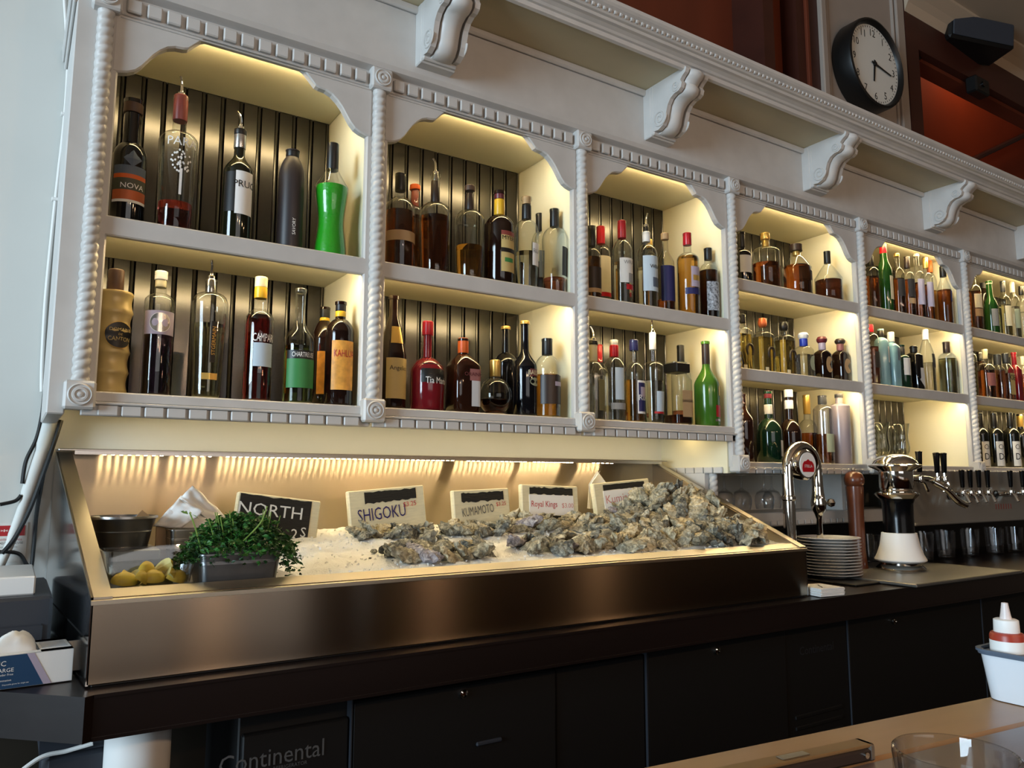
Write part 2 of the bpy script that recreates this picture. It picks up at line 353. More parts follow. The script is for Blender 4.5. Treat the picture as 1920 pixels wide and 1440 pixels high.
# ------------------------------------------------------------------ the back bar shelving
bb = thing('back_bar_shelving', 'long off-white carved back bar shelving with rope columns, scalloped arches and dark boarded back', 'shelving', (0, .2, 1.44))
O = Vector((0, .2, 1.44))
def part(name, g, mat, loc=(0, 0, 0), rot=(0, 0, 0), parent=None, label=None):
    """a part given in world coordinates (loc = world position of its own origin)"""
    if parent is None: return obj(name, g, mat, bb, Vector(loc)-O, rot, label)
    return obj(name, g, mat, parent, loc, rot, label)
Z0 = [1.44, 1.44, 1.44, 1.326, 1.326, 1.326]
SHELVES = {0: [1.897], 1: [1.897], 2: [1.897], 3: [2.062, 1.718], 4: [2.062, 1.718], 5: [2.062, 1.718]}
DB = .328
# panels between the bays, with a stile on the front
for k, x in enumerate(CX):
    zb = Z0[min(k, 5)]
    if k == 0: part('side_panel', bbox(-.06, -.025, .0, .36, 1.44, 2.44, .003), 'paint')
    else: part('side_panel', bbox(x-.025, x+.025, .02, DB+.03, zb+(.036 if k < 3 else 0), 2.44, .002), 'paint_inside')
    part('stile', bbox(x-.032, x+.032, .0, .022, zb+.02, 2.42, .004), 'paint')
part('side_moulding', join(bbox(-.075, -.06, .0, .36, 2.405, 2.44, .004), bbox(-.068, -.06, .0, .36, 2.385, 2.40, .003)), 'paint')
# rope columns
def rope_mesh(z0, z1, R=.0185, lobes=2, pitch=.043, seg=20):
    n = int((z1-z0)/.0026); V, Fc = [], []
    for j in range(n+1):
        z = z0+(z1-z0)*j/n
        for i in range(seg):
            th = 2*pi*i/seg; ph = lobes*(th/2-pi*z/pitch*1.0)
            r = R*(.76+.24*abs(cos(ph))**.75)
            V.append((r*sin(th), -r*cos(th), z))
    for j in range(n):
        for i in range(seg):
            a = j*seg+i; b = j*seg+(i+1) % seg; Fc.append((a, b, b+seg, a+seg))
    return mesh('rope', V, Fc, True, 60)
ra, rb = rope_mesh(1.512, 2.382), rope_mesh(1.392, 2.382)
for k, x in enumerate(CX[:6]):
    part('rope_column', ra if k < 3 else rb, 'paint', (x, -.006, 0))
# corner blocks with bull's-eye rosettes
ring = mesh('rosette', *xf(lathe([(.024, 0), (.0245, .003), (.022, .005), (.0195, .0025), (.0165, .0025), (.015, .006), (.011, .0065), (.0085, .003), (.0065, .003), (.005, .007), (.0005, .0085)], 28, cap0=False), RX(pi/2)))
blk = mesh('corner_block', *bbox(-.031, .031, -.028, .02, -.031, .031, .005))
for k, x in enumerate(CX[:6]):
    for z in (2.409, 1.482 if k < 3 else 1.361):
        b = part('corner_block', blk, 'paint', (x, 0, z)); part('rosette', ring, 'paint', (0, -.028, 0), parent=b)
# shelves: board and front lip
for i in range(6):
    x0, x1 = CX[i]+.025, CX[i+1]-.025
    for z in SHELVES[i]:
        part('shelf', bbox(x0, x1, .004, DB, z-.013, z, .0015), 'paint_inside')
        part('shelf_lip', bbox(x0, x1, .0, .02, z-.046, z, .003), 'paint')
    zb = 1.494 if i < 3 else 1.368
    part('bottom_shelf', bbox(x0, x1, .004, DB, zb-.018, zb, .0015), 'paint_inside')
    part('bottom_lip', join(bbox(x0-.02, x1+.02, -.002, .02, zb-.024, zb, .003), bbox(x0-.02, x1+.02, -.012, .02, zb-.03, zb-.024, .0015), bbox(x0-.02, x1+.02, .0, .02, Z0[i], zb-.03, .002)), 'paint')
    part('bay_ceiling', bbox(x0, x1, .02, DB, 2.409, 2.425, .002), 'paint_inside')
# underside return on the left of the fourth bay
part('return_panel', box(2.075, 2.087, .02, .36, 1.326, 1.475), 'paint_cream')
# dark beaded boards
for i in range(6):
    x0, x1 = CX[i]+.025, CX[i+1]-.025; n = round((x1-x0)/.0545); w = (x1-x0)/n
    prof = [(.0015, .0), (w-.013, .0), (w-.0125, .004)]+[(w-.0075+.0045*cos(a), .004-.0065*sin(a)) for a in (pi*.95, pi*.75, pi*.5, pi*.25, pi*.05)]+[(w-.0015, .004), (w, .012), (0, .012)]
    pm = None
    for j in range(n):
        if pm is None: pm = mesh('plank', *extrude_z([(a, b) for a, b in prof], .035, 2.41-Z0[i]))
        part('plank', pm, 'bead', (x0+j*w, DB, Z0[i]))
# arched valances
def valance(x0, x1):
    L = [(0, 0), (.012, .001), (.03, .006), (.045, .014), (.058, .028), (.070, .046), (.082, .064), (.096, .080), (.112, .093), (.130, .100), (.148, .102), (.158, .105), (.172, .120), (.188, .136), (.197, .142)]
    xs = [x0+a for a, b in L]+[x1-a for a, b in L[::-1]]; zs = [2.241+b for a, b in L]+[2.241+b for a, b in L[::-1]]
    V, Fc = [], []; n = len(xs)
    for x, z in zip(xs, zs): V += [(x, -.002, z+.004), (x, .002, z), (x, .02, z), (x, .02, 2.44), (x, -.002, 2.44)]
    for i in range(n-1):
        a = i*5; b = a+5
        for q in range(5): Fc.append((a+q, a+(q+1) % 5, b+(q+1) % 5, b+q))
    Fc += [tuple(range(5))[::-1], tuple(range((n-1)*5, n*5))]
    return (V, Fc)
for i in range(6):
    part('arched_valance', valance(CX[i]+.022, CX[i+1]-.022), 'paint')
    part('valance_bead', join(bbox(CX[i]+.03, CX[i+1]-.03, -.007, .0, 2.3835, 2.3885, .002), bbox(CX[i]+.03, CX[i+1]-.03, -.005, .0, 2.376, 2.379, .001)), 'paint')
# dentils
dm = mesh('dentil', *bbox(-.0165, .0165, -.013, .0, -.0165, .0165, .003))
for i in range(6):
    x0, x1 = CX[i]+.036, min(CX[i+1]-.036, 4.6); n = round((x1-x0)/.0425)
    for j in range(n): part('dentil', dm, 'paint', (x0+(j+.5)*(x1-x0)/n, -.002, 2.408))
dm2 = mesh('dentil', *bbox(-.0205, .0205, -.011, .0, -.0115, .0115, .0025))
for i in range(6):
    x0, x1 = CX[i]+.034, min(CX[i+1]-.034, 4.6); n = round((x1-x0)/.0465)
    for j in range(n): part('dentil', dm2, 'paint', (x0+(j+.5)*(x1-x0)/n, .0, Z0[i]+.0115))
for j in range(7): part('dentil', dm2, 'paint', (2.075, .06+j*.0465, 1.3375), (0, 0, -pi/2))
# frieze, soffit, crown
part('frieze', join(extrude_x([(-.032, 2.452), (-.025, 2.44), (.0, 2.432), (.02, 2.43), (.34, 2.43), (.34, 2.655), (-.03, 2.655)], -.05, 5.0)), 'paint')
part('frieze_seam', bbox(-.05, 5.0, -.045, -.03, 2.628, 2.652, .005), 'paint')
part('soffit', box(-.05, 5.0, -.215, -.03, 2.65, 2.67), 'soffitpaint')
cr = [(-.205, 2.650), (-.215, 2.640), (-.225, 2.643), (-.229, 2.654), (-.236, 2.656), (-.241, 2.662), (-.252, 2.668), (-.262, 2.670), (-.266, 2.677), (-.274, 2.679), (-.279, 2.684), (-.279, 2.694), (-.290, 2.700), (-.296, 2.706), (-.298, 2.716), (-.29, 2.72), (.10, 2.72), (.10, 2.66)]
part('crown_moulding', extrude_x(cr, -.05, 5.0), 'paint')
beads = []
for j in range(230):
    x = .0+j*.0215; beads.append(xf(bbox(-.0072, .0072, -.006, .006, -.0055, .0055, .0035), T(x, -.281, 2.689)))
bd = part('bead_row', join(*beads), 'paint'); bd['kind'] = 'stuff'
# carved corbels: middle scroll rib, two cheeks, back plate
def s_curve(k, off=0):
    pts = [(-.03, 2.482), (-.062, 2.478), (-.085, 2.487), (-.098, 2.505), (-.104, 2.527), (-.112, 2.549), (-.126, 2.566), (-.146, 2.575), (-.164, 2.576), (-.178, 2.584), (-.183, 2.598), (-.176, 2.610), (-.186, 2.620), (-.200, 2.628), (-.206, 2.640), (-.20, 2.65)]
    return [(y*k-off, z) for y, z in pts]
def corbel_rib():
    up = s_curve(1.0); n = len(up); V, Fc = [], []
    xs = [-.031, -.027, -.016, 0, .016, .027, .031]; dy = [.004, -.002, -.010, -.013, -.010, -.002, .004]
    for x, d in zip(xs, dy):
        for y, z in up: V.append((x, y+d, z+d*.25))
    m = len(xs)
    for a in range(m-1):
        for i in range(n-1): Fc.append((a*n+i, a*n+i+1, (a+1)*n+i+1, (a+1)*n+i))
    base = len(V)
    for x in (xs[0], xs[-1]): V.append((x, 0, 2.482)); V.append((x, 0, 2.65))
    Fc.append(tuple(range(n))+(base+1, base)); Fc.append(tuple(range((m-1)*n, m*n))[::-1]+(base+2, base+3))
    return (V, Fc, True, 50)
def cheek(x0, x1):
    c = s_curve(.94, .012); c = [(y, z+.004) for y, z in c]
    return extrude_x(c+[(0, 2.65), (0, 2.486)], x0, x1)
rib = mesh('scroll_rib', *corbel_rib()); ckl = mesh('cheek', *cheek(-.053, -.037)); ckr = mesh('cheek', *cheek(.037, .053))
plate = mesh('back_plate', *join(bbox(-.054, .054, -.05, .0, 2.474, 2.65, .004), bbox(-.056, .056, -.038, .0, 2.470, 2.65, .003)))
sp = []
for i in range(46):
    a = i*.28; r = .004+.0006*i; sp.append((0, -r*cos(a), r*sin(a)))
spm = mesh('volute', *tube(sp, .0035, 6)); spm2 = mesh('volute', *tube([(0, p[1]*.6, p[2]*.6) for p in sp], .0028, 6))
for x in (.832, 1.707, 2.575, 3.47, 4.37):
    cb = part('corbel', plate, 'paint', (x, -.028, 0))
    for g, nm in ((rib, 'scroll_rib'), (ckl, 'cheek'), (ckr, 'cheek')): part(nm, g, 'paint', (0, 0, 0), parent=cb)
    for sx in (-.0535, .0535):
        part('volute', spm, 'paint', (sx, -.078, 2.522), parent=cb); part('volute', spm2, 'paint', (sx, -.155, 2.602), parent=cb)
# warm LED strips behind each lip
for i in range(6):
    x0, x1 = CX[i]+.04, CX[i+1]-.04
    part('led_strip', box(x0, x1, .024, .034, 2.394, 2.399), 'led', label='warm glowing LED strip')
    for z in SHELVES[i]: part('led_strip', box(x0, x1, .023, .033, z-.036, z-.031), 'led', label='warm glowing LED strip')
part('led_strip', box(.06, 2.05, .186, .198, 1.469, 1.4745), 'led_under', label='warm glowing LED strip')

# open glass shelf under the fourth and following bays
t = thing('lower_glass_shelf', 'painted glass shelf with dentil edge and short rope posts below the fourth bay', 'shelf', (2.5, .2, 1.12))
def lp(name, g, mat, loc=(0, 0, 0)): return obj(name, g, mat, t, Vector(loc)-Vector((2.5, .2, 1.12)))
lp('shelf_board', bbox(2.07, 5.0, .10, .355, 1.145, 1.175, .002), 'paint'); lp('front_lip', bbox(2.07, 5.0, .085, .10, 1.122, 1.175, .003), 'paint')
rs = rope_mesh(1.175, 1.326, .016)
for x in (2.092, 2.93): lp('rope_post', rs, 'paint', (x, .105, 0)); lp('post_backing', box(x-.03, x+.03, .12, .355, 1.175, 1.326), 'paint')
dm3 = mesh('dentil', *bbox(-.018, .018, -.007, 0, -.009, .009, .002))
for j in range(22): lp('dentil', dm3, 'paint', (2.10+j*.042, .085, 1.135))
lp('shelf_back', box(2.08, 3.2, .33, .352, 1.175, 1.326), 'wall')
struct(obj('wall_splashback', box(2.03, 6, .30, .358, .94, 1.145), 'black'))
# ------------------------------------------------------------------ counter and coolers
t = thing('bar_counter', 'near black wooden back counter running under the steel trough and taps', 'counter', (2, 0, .865))
obj('countertop', extrude_z([(.016, -.408), (.03, -.40), (6, -.40), (6, .358), (-1.2, .358), (-1.2, .26), (-.66, .26)], .0, .075), 'counter', t, (-2, 0, 0))
obj('edge_moulding', join(box(.03, 6, -.404, -.40, .070, .076), box(.03, 6, -.402, -.395, .0, .006)), 'counter', t, (-2, 0, 0))
t = thing('under_counter_cooler', 'black under counter cooler with white lettered grille, left of the long door', 'cooler', (.7, -.1, 0))
def cp(t0, ox, name, g, mat, par=None, loc=(0, 0, 0)): return obj(name, g, mat, t0 if par is None else par, Vector(loc)-(Vector((ox, -.1, 0)) if par is None else Vector((0, 0, 0))))
cp(t, .7, 'cabinet_body', bbox(.30, 1.355, -.28, .3, .05, .85), 'cooler')
def grille(t0, ox, x0, x1, top, tx):
    g = cp(t0, ox, 'grille_panel', bbox(x0, x1, -.298, -.28, .12, top, .003), 'cooler')
    for j in range(12): obj('slat', bbox(x0+.03, x1-.03, -.304, -.297, .2+j*.033, .212+j*.033, .002), 'cooler', g)
    a = obj('lettering', xf(flat_text('Continental', .034, .92), T(tx, -.2995, .752)), 'coolerprint', g, label='grey printed lettering')
    obj('small_lettering', xf(flat_text('REFRIGERATOR', .007), T(tx+.035, -.2995, .728)), 'coolerprint', g)
grille(t, .7, .305, .5235, .80, .366)
d = cp(t, .7, 'door', bbox(.529, 1.061, -.305, -.28, .12, .832, .004), 'cooler')
obj('lock', xf(lathe([(.010, 0), (.010, .006), (.006, .008), (.004, .006)], 16), T(.796, -.305, .812) @ RX(pi/2)), 'chrome', d)
obj('door_edge', box(.5255, .528, -.306, -.28, .12, .838), 'darkgrey', d); obj('pull', bbox(.83, .90, -.312, -.304, .690, .70, .003), 'darkgrey', d)
cp(t, .7, 'end_panel', bbox(1.064, 1.358, -.300, -.28, .12, .832, .003), 'cooler')
t = thing('under_counter_cooler', 'black under counter cooler with wide door and faint lettered grille, below the napkins', 'cooler', (1.8, -.1, 0))
cp(t, 1.8, 'cabinet_body', bbox(1.36, 2.26, -.28, .3, .05, .85), 'cooler')
d = cp(t, 1.8, 'door', bbox(1.3655, 1.942, -.305, -.28, .12, .84, .004), 'cooler'); obj('door_edge', box(1.362, 1.365, -.306, -.28, .12, .845), 'darkgrey', d)
obj('lock', xf(lathe([(.010, 0), (.010, .006), (.006, .008), (.004, .006)], 16), T(1.635, -.305, .812) @ RX(pi/2)), 'chrome', d)
g = cp(t, 1.8, 'grille_panel', bbox(1.945, 2.262, -.300, -.28, .12, .84, .003), 'cooler')
for j in range(12): obj('slat', bbox(1.98, 2.22, -.304, -.297, .2+j*.033, .212+j*.033, .002), 'cooler', g)
obj('lettering', xf(flat_text('Continental', .026), T(2.10, -.3015, .765)), 'charcoal', g)
t = thing('under_counter_cooler', 'black under counter cooler with plain door right of the faint lettered grille', 'cooler', (2.7, -.1, 0))
cp(t, 2.7, 'cabinet_body', bbox(2.265, 3.13, -.28, .3, .05, .85), 'cooler')
d = cp(t, 2.7, 'door', bbox(2.2685, 3.135, -.303, -.28, .12, .84, .004), 'cooler'); obj('door_edge', box(2.2655, 2.2675, -.304, -.28, .12, .845), 'darkgrey', d)
obj('lock', xf(lathe([(.010, 0), (.010, .006), (.006, .008), (.004, .006)], 16), T(2.531, -.305, .81) @ RX(pi/2)), 'chrome', d)
t = thing('under_counter_cooler', 'black under counter cooler at the right end behind the sauce bottles', 'cooler', (3.6, -.1, 0))
cp(t, 3.6, 'cabinet_body', bbox(3.135, 4.6, -.28, .3, .05, .85), 'cooler')
d = cp(t, 3.6, 'door', bbox(3.1405, 4.58, -.304, -.28, .12, .84, .004), 'cooler'); obj('door_edge', box(3.1375, 3.1395, -.305, -.28, .12, .845), 'darkgrey', d)
struct(obj('wall_low', box(-1.2, .30, .0, .05, 0, .86), 'lowwood'))
t = thing('paper_roll', 'white paper roll standing under the counter at the left', 'roll', (.125, -.24, .0))
obj('roll_body', lathe([(.056, .30), (.058, .302), (.058, .838), (.056, .84)], 32), 'white', t); obj('pedestal', bbox(-.06, .06, -.06, .06, 0, .30, .005), 'black', t)
t = thing('grey_bin', 'small grey plastic bin beside the paper roll under the counter', 'bin', (.02, -.16, .0))
obj('bin_body', bbox(-.05, .06, -.05, .05, .0, .80, .012), 'darkgrey', t); obj('bin_lid', extrude_x([(-.055, .80), (.055, .80), (.03, .84), (-.02, .845)], -.055, .065), 'darkgrey', t)
cb = obj('white_lead', tube(bez([(-.16, -.22, .62), (-.10, -.22, .74), (-.04, -.215, .795), (.01, -.213, .802), (.05, -.22, .81)], 10), .004, 8), 'white'); tag(cb, 'white cable looping from the grey bin under the counter', 'cable')

# ------------------------------------------------------------------ stainless oyster trough
TX0, TX1 = .02, 2.012
tr = thing('steel_oyster_trough', 'long brushed stainless steel raw bar trough with sloped sides on the dark counter', 'trough', (1.0, 0, .94))
def splay(g):      # the trough widens a little towards the wall
    return ([(x+(y+.35)/.685*(-.044+.030*x)-.008*(x/2)**3, y, z) for x, y, z in g[0]],)+tuple(g[1:])
def tp(name, g, mat, par=None):
    if par is None: g = splay(g)
    return obj(name, g, mat, tr if par is None else par, (-1.0, 0, -.94) if par is None else (0, 0, 0))
tp('front_panel', bbox(TX0, TX1, -.350, -.344, .944, 1.092, .002), 'steel')
tp('front_rim', extrude_x([(-.354, 1.081), (-.354, 1.0885), (-.318, 1.104), (-.318, 1.100)], TX0, TX1), 'steel_rim')
tp('front_inner', box(TX0, TX1, -.322, -.318, 1.03, 1.101), 'steel_satin')
side = [(-.35, .944), (-.35, 1.094), (.335, 1.376), (.335, .944)]
tp('side_panel', extrude_x(side, TX0, TX0+.004), 'steel_side'); tp('side_panel', extrude_x(side, TX1-.004, TX1), 'steel_side')
def rim(x0, x1): return extrude_x([(-.35, 1.088), (-.35, 1.094), (.335, 1.376), (.335, 1.370)], x0, x1)
tp('side_rim', rim(TX0, TX0+.034), 'steel_rim'); tp('side_rim', rim(TX1-.03, TX1), 'steel_rim')
ins = [(-.31, 1.02), (-.31, 1.104), (.32, 1.366), (.32, 1.02)]
tp('inner_side', extrude_x(ins, TX0+.031, TX0+.034), 'steel_rim'); tp('inner_side', extrude_x(ins, TX1-.034, TX1-.03), 'steel_rim')
tp('back_panel', box(TX0, TX1, .318, .322, 1.0, 1.372), 'steel_back')
tp('back_rim', join(bbox(TX0, TX1, .268, .340, 1.370, 1.376, .002), box(TX0+.034, TX1-.03, .268, .272, 1.362, 1.371)), 'steel_satin')
tp('pan_floor', box(TX0, TX1, -.34, .33, 1.018, 1.022), 'steel_satin')
tp('foot_strip', bbox(TX0+.01, TX1-.01, -.343, -.33, .94, .95, .001), 'black')
ls = tp('led_rail', box(TX0+.06, 1.98, .272, .284, 1.364, 1.370), 'steel_satin')
led = []
for a, b in ((.082, .215), (.252, .335), (.381, 1.078), (1.138, 1.36), (1.40, 1.56), (1.66, 1.745)):
    n = max(2, round((b-a)/.0168))
    for j in range(n): led.append(a+(b-a)*j/(n-1))
lm = mesh('led', *box(-.0032, .0032, -.004, .004, -.003, .0))
for x in led: obj('led', lm, 'led_trough', ls, (x, .278, 1.3645))

# crushed ice bed (heights follow the photo: low at the front rim, banked up at the back, mounded under the shells)
def bump2(x, y, cx, cy, sx, sy, h): return h*math.exp(-((x-cx)/sx)**2-((y-cy)/sy)**2)
def ice_h(x, y):
    z = 1.098+(y+.30)*.095
    z += bump2(x, y, .80, .06, .16, .16, .012)+bump2(x, y, 1.20, .05, .2, .16, .018)
    z += bump2(x, y, 1.835, .05, .145, .20, .085)+bump2(x, y, 1.56, -.02, .17, .16, .020)
    return z
from mathutils import noise as MN
nx, ny = 240, 80; V, Fc = [], []
for j in range(ny+1):
    y = -.317+(.317+.317)*j/ny
    for i in range(nx+1):
        x = .42+(1.976-.42)*i/nx
        w = min(1, (x-.42)/.10)
        z = ice_h(x, y)-(1-w)*.03
        z += .006*MN.noise(Vector((x*28, y*28, 3)))+.0035*MN.noise(Vector((x*75, y*75, 9)))
        if y < -.27: z = min(z, 1.103+.003*MN.noise(Vector((x*60, y*60, 1))))
        V.append((x, y, z))
for j in range(ny):
    for i in range(nx):
        a = j*(nx+1)+i; Fc.append((a, a+1, a+nx+2, a+nx+1))
ice = obj('crushed_ice', mesh('crushed_ice', V, Fc, True, 180), 'ice'); tag(ice, 'bed of white crushed ice filling the steel trough', 'ice', kind='stuff')
chips = []
for k in range(1500):
    x = random.uniform(.47, 1.95); y = random.uniform(-.30, .28); s = random.uniform(.0025, .006)
    m = T(x, y, min(ice_h(x, y), 1.2)+.002) @ RZ(random.random()*6) @ RX(random.random()*3)
    q = [(random.uniform(-s, s), random.uniform(-s, s), random.uniform(-s, s)) for _ in range(4)]
    chips.append(([tuple(m @ Vector(v)) for v in q], [(0, 1, 2), (0, 2, 3), (0, 3, 1), (1, 3, 2)]))
obj('ice_chips', join(*chips), 'ice', ice)['kind'] = 'stuff'
dirt = []
for x, y, s in ((.655, -.10, .010), (.70, -.13, .006), (.62, -.16, .004), (.73, -.21, .004), (.66, -.2, .003), (.77, -.17, .003), (1.33, -.2, .004), (1.08, -.17, .004)):
    dirt.append(xf(lathe([(s*.5, 0), (s, s*.4), (s*.6, s)], 7), T(x, y, ice_h(x, y)+.001)))
sd = obj('shell_grit', join(*dirt), 'oysterdk'); tag(sd, 'dark specks of shell grit scattered on the bare ice', 'grit', kind='stuff')

# ------------------------------------------------------------------ oysters
def oyster_mesh(seed):
    """two irregular leafy valves, cupped, with stepped growth layers and a frilled lip"""
    rnd = random.Random(seed); L = rnd.uniform(.038, .050); Wd = L*rnd.uniform(.55, .72); H = L*rnd.uniform(.24, .36)
    V, Fc = [], []; nr, nt_ = 13, 34
    lobe = [rnd.uniform(0, 6.28) for _ in range(4)]
    def outline(th):
        return 1+.13*sin(2*th+lobe[0])+.10*sin(3*th+lobe[1])+.07*sin(7*th+lobe[2])+.05*sin(13*th+lobe[3])
    for top in (1, -1):
        base = len(V)
        for j in range(nr+1):
            q = j/nr
            for i in range(nt_):
                th = 2*pi*i/nt_; o_ = outline(th+.25*top)*(1 if top > 0 else 1.06)
                x = L*q*cos(th)*o_; y = Wd*q*sin(th)*o_*(1-.28*cos(th))
                step = math.floor(q*5.2+.6*MN.noise(Vector((x*60, y*60, seed))))/5.2
                dome = H*(1-(.55*q+.45*step)**2.0)*(1 if top > 0 else -.85)
                n1 = MN.noise(Vector((x*95+seed*7, y*95, top*3))); n2 = MN.noise(Vector((x*230, y*230+seed, top)))
                z = dome+.0042*n1+.0018*n2+.0040*sin(9*th+lobe[1])*q*q+.14*L*cos(th)*cos(th)*q+(.0016*top)
                V.append((x, y, z))
        for j in range(nr):
            for i in range(nt_):
                a = base+j*nt_+i; b = base+j*nt_+(i+1) % nt_; f = (a, b, b+nt_, a+nt_); Fc.append(f if top > 0 else f[::-1])
    a0, b0 = nr*nt_, (nr+1)*nt_+nr*nt_
    for i in range(nt_): Fc.append((a0+i, a0+(i+1) % nt_, b0+(i+1) % nt_, b0+i))
    return mesh('oyster', V, Fc, True, 40)
OYS = {}; GB = {}
for mname, seeds in (('oyster', (1, 2, 3, 4, 5)), ('oysterdk', (6, 7, 8)), ('oysterlt', (9, 10, 11)), ('oysterpurple', (12,))):
    for s in seeds: OYS.setdefault(mname, []).append(oyster_mesh(s))
def pick(w):
    r = random.random()
    for m, p in w:
        if r < p: return m
        r -= p
    return 'oyster'
def oyster(x, y, z, w, label, group, sc=1, tilt=.7):
    m = pick(w); me = random.choice(OYS[m])
    o = obj('oyster', me, m, None, (x, y, z), (random.uniform(-tilt, tilt), random.uniform(-tilt, tilt), random.uniform(0, 6.28))); o.scale = (sc, sc, sc*random.uniform(.9, 1.2))
    tone = {'oyster': 'grey', 'oysterdk': 'dark', 'oysterlt': 'pale beige', 'oysterpurple': 'purplish'}[m]
    bb_ = GB.setdefault(group, []); bb_.append((o, tone, label, x, y))
mixA = (('oyster', .55), ('oysterdk', .25), ('oysterlt', .15), ('oysterpurple', .05)); mixL = (('oysterlt', .62), ('oyster', .28), ('oysterpurple', .10)); mixD = (('oyster', .48), ('oysterdk', .34), ('oysterlt', .16), ('oysterpurple', .02))
def cluster(pts, w, label, group, sc, lift=.012, tilt=.7):
    for x, y in pts: oyster(x, y, ice_h(x, y)+lift+random.uniform(0, .010), w, label, group, sc*random.uniform(.9, 1.15), tilt)
def scatter(n, fx, mind, w, label, group, sc, lift=.012, tilt=.7):
    done = []; tries = 0
    while len(done) < n and tries < 6000:
        tries += 1; x, y = fx()
        if all((x-a)**2+(y-b)**2 > mind*mind for a, b in done): done.append((x, y))
    cluster(done, w, label, group, sc, lift, tilt)
def ell(cx, cy, sx, sy):
    def f():
        a = random.random()*2*pi; r = sqrt(random.random()); return cx+sx*r*cos(a), cy+sy*r*sin(a)
    return f
scatter(12, ell(.80, .09, .12, .065), .040, mixA, 'oyster in the small bank below the SHIGOKU sign', 'oysters before the first cream sign', .74, .008)
scatter(18, ell(.79, -.17, .135, .085), .040, mixA, 'oyster in the front rim group below the SHIGOKU sign', 'oysters at the front rim', .80)
scatter(16, ell(1.09, .08, .14, .075), .042, mixD, 'oyster in the bank below the KUMAMOTO sign', 'oysters before the second cream sign', .76, .006)
scatter(22, ell(1.33, .10, .17, .10), .044, mixL, 'oyster in the bank below the red lettered sign', 'pale oysters in the middle', .88)
scatter(20, ell(1.16, -.17, .13, .08), .042, mixD, 'oyster in the front group halfway along the trough', 'dark oysters at the front', .85)
scatter(12, ell(1.40, -.20, .12, .07), .046, mixL, 'oyster in the front group left of the heap', 'pale oysters at the front', .9)
def heap():
    while True:
        x = random.uniform(1.42, 1.905); y = random.uniform(-.29, .26)
        if x < 1.70 and y > .10: continue
        if ice_h(x, y)-(1.098+(y+.30)*.095) > (.012 if x < 1.7 else .003): return x, y
scatter(24, ell(1.68, -.215, .17, .075), .040, mixD, 'oyster in the row at the rim below the heap', 'oysters at the rim below the big heap', .9, .014, .8)
scatter(12, ell(1.835, -.20, .06, .08), .040, mixD, 'oyster in the trough\'s right front corner', 'oysters in the right corner', .9, .012, .8)
scatter(95, heap, .040, mixD, 'oyster inside the big heap', 'oysters in the big heap', .95, .016, .9)
scatter(34, ell(1.81, .02, .095, .15), .040, mixD, 'oyster on top of the big heap', 'oysters on top of the big heap', .95, .042, 1.0)

for grp, items in GB.items():
    x0, x1 = min(i[3] for i in items), max(i[3] for i in items); y0, y1 = min(i[4] for i in items), max(i[4] for i in items)
    nxs = 5 if len(items) > 60 else 3; xs_ = ['at its far left', 'left of its middle', 'at its middle', 'right of its middle', 'at its far right'] if nxs == 5 else ['at its left', 'at its middle', 'at its right']
    for o, tone, label, x, y in items:
        ix = min(nxs-1, int((x-x0)/(x1-x0+1e-6)*nxs)); iy = min(2, int((y-y0)/(y1-y0+1e-6)*3))
        tag(o, tone+' '+label+', '+xs_[ix]+(', front', '', ', back')[iy], 'oyster', grp)
# ------------------------------------------------------------------ signs standing in the ice
def sign(x, y, zc, w, h, roll, label, body='signwood', yaw=0, th=.022):
    t = thing('oyster_sign', label, 'sign', (x, y, zc-h/2-.012), (0, 0, radians(yaw)))
    t.rotation_euler = (radians(-6), radians(-roll), radians(yaw))
    b = obj('board', bbox(-w/2, w/2, 0, th, 0, h+.012, .003), body, t); return t, h+.012, w
def patch(t, name, x0, x1, z0, z1, mat, y=-.0012, rag=0):
    if not rag: return obj(name, box(x0, x1, y, 0, z0, z1), mat, t)
    n = 18; V, Fc = [], []
    for i in range(n+1):
        x = x0+(x1-x0)*i/n; a = z0+random.uniform(0, rag); b = z1-random.uniform(0, rag*.6); V += [(x, y, a), (x, y, b), (x, 0, a), (x, 0, b)]
    for i in range(n):
        a = i*4; Fc += [(a, a+4, a+5, a+1), (a+1, a+5, a+7, a+3), (a, a+2, a+6, a+4)]
    return obj(name, (V, Fc), mat, t)
def words(t, s, x, z, h, mat, tilt=0, sx=1, par=None):
    return obj('lettering', xf(flat_text(s, h, sx), T(x, -.0022, z) @ RY(-radians(tilt))), mat, t)
t, h, w = sign(.487, .17, 1.200, .225, .115, -7.5, 'black painted sign chalked NORTH behind the parsley')
patch(t, 'black_paint', -w/2+.006, w/2-.026, .006, h-.003, 'signblack', rag=.008)
words(t, 'NORTH', -.022, h*.68, .032, 'chalk', 0, 1.1)
words(t, '2', .048, h*.24, .028, 'chalk'); words(t, 'S', .072, h*.30, .026, 'chalk')
t, h, w = sign(.828, .185, 1.213, .240, .130, 4.3, 'cream wooden sign lettered SHIGOKU in blue with a red price')
patch(t, 'black_paint', -.072, .092, h*.70, h-.006, 'signblack', rag=.006); words(t, 'SHIGOKU', -.022, h*.50, .036, 'inkblue', 2, .68); words(t, '$3.25', .068, h*.625, .016, 'inkred', 3)
t, h, w = sign(1.145, .185, 1.210, .205, .125, 2.0, 'cream wooden sign lettered KUMAMOTO in grey')
patch(t, 'black_paint', -.075, .080, h*.70, h-.008, 'signblack', rag=.006); words(t, 'KUMAMOTO', -.018, h*.525, .027, 'inkgrey', 5, .52); words(t, '$3.25', .068, h*.635, .014, 'inkred', 3)
t, h, w = sign(1.405, .185, 1.215, .232, .138, -2.0, 'cream sign with white paper lettered Royal Kings in red')
